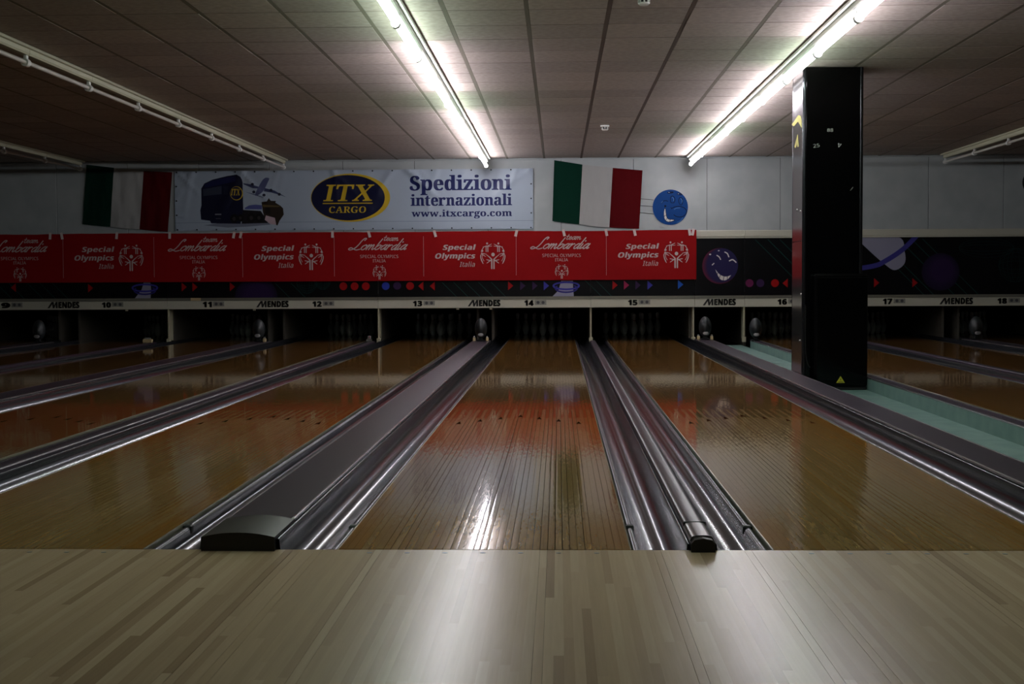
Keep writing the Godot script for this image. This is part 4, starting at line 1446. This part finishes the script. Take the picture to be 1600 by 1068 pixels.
# ------------------------------------------------------------------ small things
func pod(x: float, y: float, label: String) -> void:
	var o := thing("camera_pod", Vector3(x, y, -15.2), label, "camera", "egg-shaped camera pods by the pits")
	var b := MB.new()
	var pr := []
	for i in 15:
		var t := i / 14.0
		var a := PI * t
		pr.append(Vector2(0.095 * sin(a) * (1.0 - 0.12 * (t - 0.4)), 0.04 + 0.30 * (0.5 - 0.5 * cos(a))))
	b.lathe(pr, 24, 1.0, 1.15)
	part("shell", b, M.pod, o)
	b = MB.new()
	b.xf = Transform3D(Basis(Vector3.RIGHT, -0.12).scaled(Vector3(1, 1, 1)), Vector3(0, 0.18, 0.035))
	var fr := []
	for i in 13:
		var a := PI * i / 12.0
		fr.append(Vector2(0.076 * sin(a), -0.125 * cos(a)))
	b.lathe(fr, 20, 1.0, 1.05)
	part("face_plate", b, M.pod_dark, o)
	b = MB.new()
	b.xf = Transform3D(Basis(Vector3.RIGHT, 1.35).scaled_local(Vector3(1, 1, 0.62)), Vector3(0, 0.095, 0.105))
	b.lathe([Vector2(0.044, -0.012), Vector2(0.042, 0.004), Vector2(0.03, 0.010), Vector2(0.0, 0.012)], 20)
	part("lens", b, M.pod_lens, o)
	b = MB.new()
	b.cbox(Vector3(-0.03, 0.0, -0.04), Vector3(0.03, 0.06, 0.04), 0.006)
	b.cbox(Vector3(-0.06, 0.0, -0.06), Vector3(0.06, 0.018, 0.07), 0.006)
	part("base", b, M.pod_dark, o)

func small_things() -> void:
	for k in [[-7.8365, 0.059, "between the two leftmost lanes"], [-4.4975, 0.059, "between the third and fourth lanes from the left"], [-1.1585, 0.059, "on the cap left of the centre lane"], [2.17, 0.069, "at the end of the teal strip, left one"], [2.915, 0.0465, "at the end of the teal strip, right one"], [6.142, 0.059, "between the two rightmost lanes"]]:
		pod(k[0], k[1], "dark egg-shaped camera pod with pale lens %s" % k[2])
	# cream sensor blocks
	for k in [[-1.255, 0.056, "left of the camera pod nearest the centre lane"], [-1.062, 0.056, "right of the camera pod nearest the centre lane"], [2.068, 0.066, "left of the pod at the end of the teal strip"], [2.262, 0.066, "right of the pod at the end of the teal strip"], [-6.167, 0.05, "larger one at the foot of the leftmost upright"], [-4.40, 0.056, "right of the pod between third and fourth lanes from left"]]:
		var big: bool = k[0] < -5.0
		var o := thing("sensor_block", Vector3(k[0], k[1], -15.15), "small cream sensor block %s" % k[2], "sensor", "cream sensor blocks")
		var b := MB.new()
		var w := 0.07 if big else 0.02
		b.cbox(Vector3(-w, 0, -0.03), Vector3(w, 0.055, 0.03), 0.005)
		part("body", b, M.cream, o)
		b = MB.new()
		b.cbox(Vector3(-w * 0.7, 0.055, -0.02), Vector3(w * 0.6, 0.075, 0.015), 0.004)
		part("cover", b, M.pod_lens, o)
	var s := thing("ball_sensor", Vector3(-2.828, 0.052, -15.15), "small metal sensor with a red spot on the narrow cap left of the fifth lane", "sensor")
	var b2 := MB.new()
	b2.cbox(Vector3(-0.04, 0, -0.03), Vector3(0.04, 0.045, 0.03), 0.005)
	part("body", b2, M.steel, s)
	b2 = MB.new()
	b2.cbox(Vector3(-0.025, 0.045, -0.025), Vector3(0.025, 0.09, 0.02), 0.008)
	part("head", b2, M.pod_lens, s)
	b2 = MB.new()
	b2.rod(Vector3(0.008, 0.072, 0.018), Vector3(0.008, 0.072, 0.024), 0.009, 10)
	part("red_spot", b2, M.pin_red, s)
	# ceiling detectors
	for k in [[-4.66, "nearer white ceiling detector, cut by the top of the photo"], [-12.54, "white ceiling detector farther down the ceiling, above the flag"]]:
		var o := thing("ceiling_detector", Vector3(0.60, CEIL - 0.001, k[0]), k[1], "detector", "ceiling detectors")
		var b := MB.new()
		b.lathe([Vector2(0.0, -0.022), Vector2(0.05, -0.022), Vector2(0.056, -0.012), Vector2(0.056, 0.0)], 24)
		part("base", b, M.holder, o)
		b = MB.new()
		b.lathe([Vector2(0.0, -0.066), Vector2(0.03, -0.064), Vector2(0.04, -0.054), Vector2(0.042, -0.048)], 24)
		part("cap", b, M.holder, o)
		b = MB.new()
		b.lathe([Vector2(0.032, -0.05), Vector2(0.032, -0.02)], 20)
		part("chamber", b, M.rubber, o)
		for i in 8:
			b = MB.new()
			b.xf = Transform3D(Basis(Vector3.UP, TAU * i / 8), Vector3.ZERO)
			b.cbox(Vector3(0.033, -0.05, -0.005), Vector3(0.042, -0.02, 0.005), 0.002)
			part("rib", b, M.holder, o)
	# clips under the fascias and a tag on one of them
	for k in [[-1.58, "left of the centre pod"], [-1.06, "just above the centre pod"], [-6.82, "left of the leftmost upright"], [-4.79, "above the pod of the third and fourth lanes"]]:
		var b := MB.new()
		b.cbox(Vector3(-0.022, -0.028, -0.01), Vector3(0.022, 0.0, 0.01), 0.004)
		tag(part("clip", b, M.post, self, Vector3(k[0], 0.529, FACE_Z - 0.01)), "small beige clip under the fascia, %s" % k[1], "clip", "clips under the fascias")
	var t := MB.new()
	t.box(Vector3(-0.08, -0.022, 0), Vector3(0.08, 0.022, 0.001))
	tag(part("paper_tag", t, M.cream, self, Vector3(-5.71, 0.684, FACE_Z + 0.0212)), "torn pale paper tag on the fascia left of the number 11", "tag")
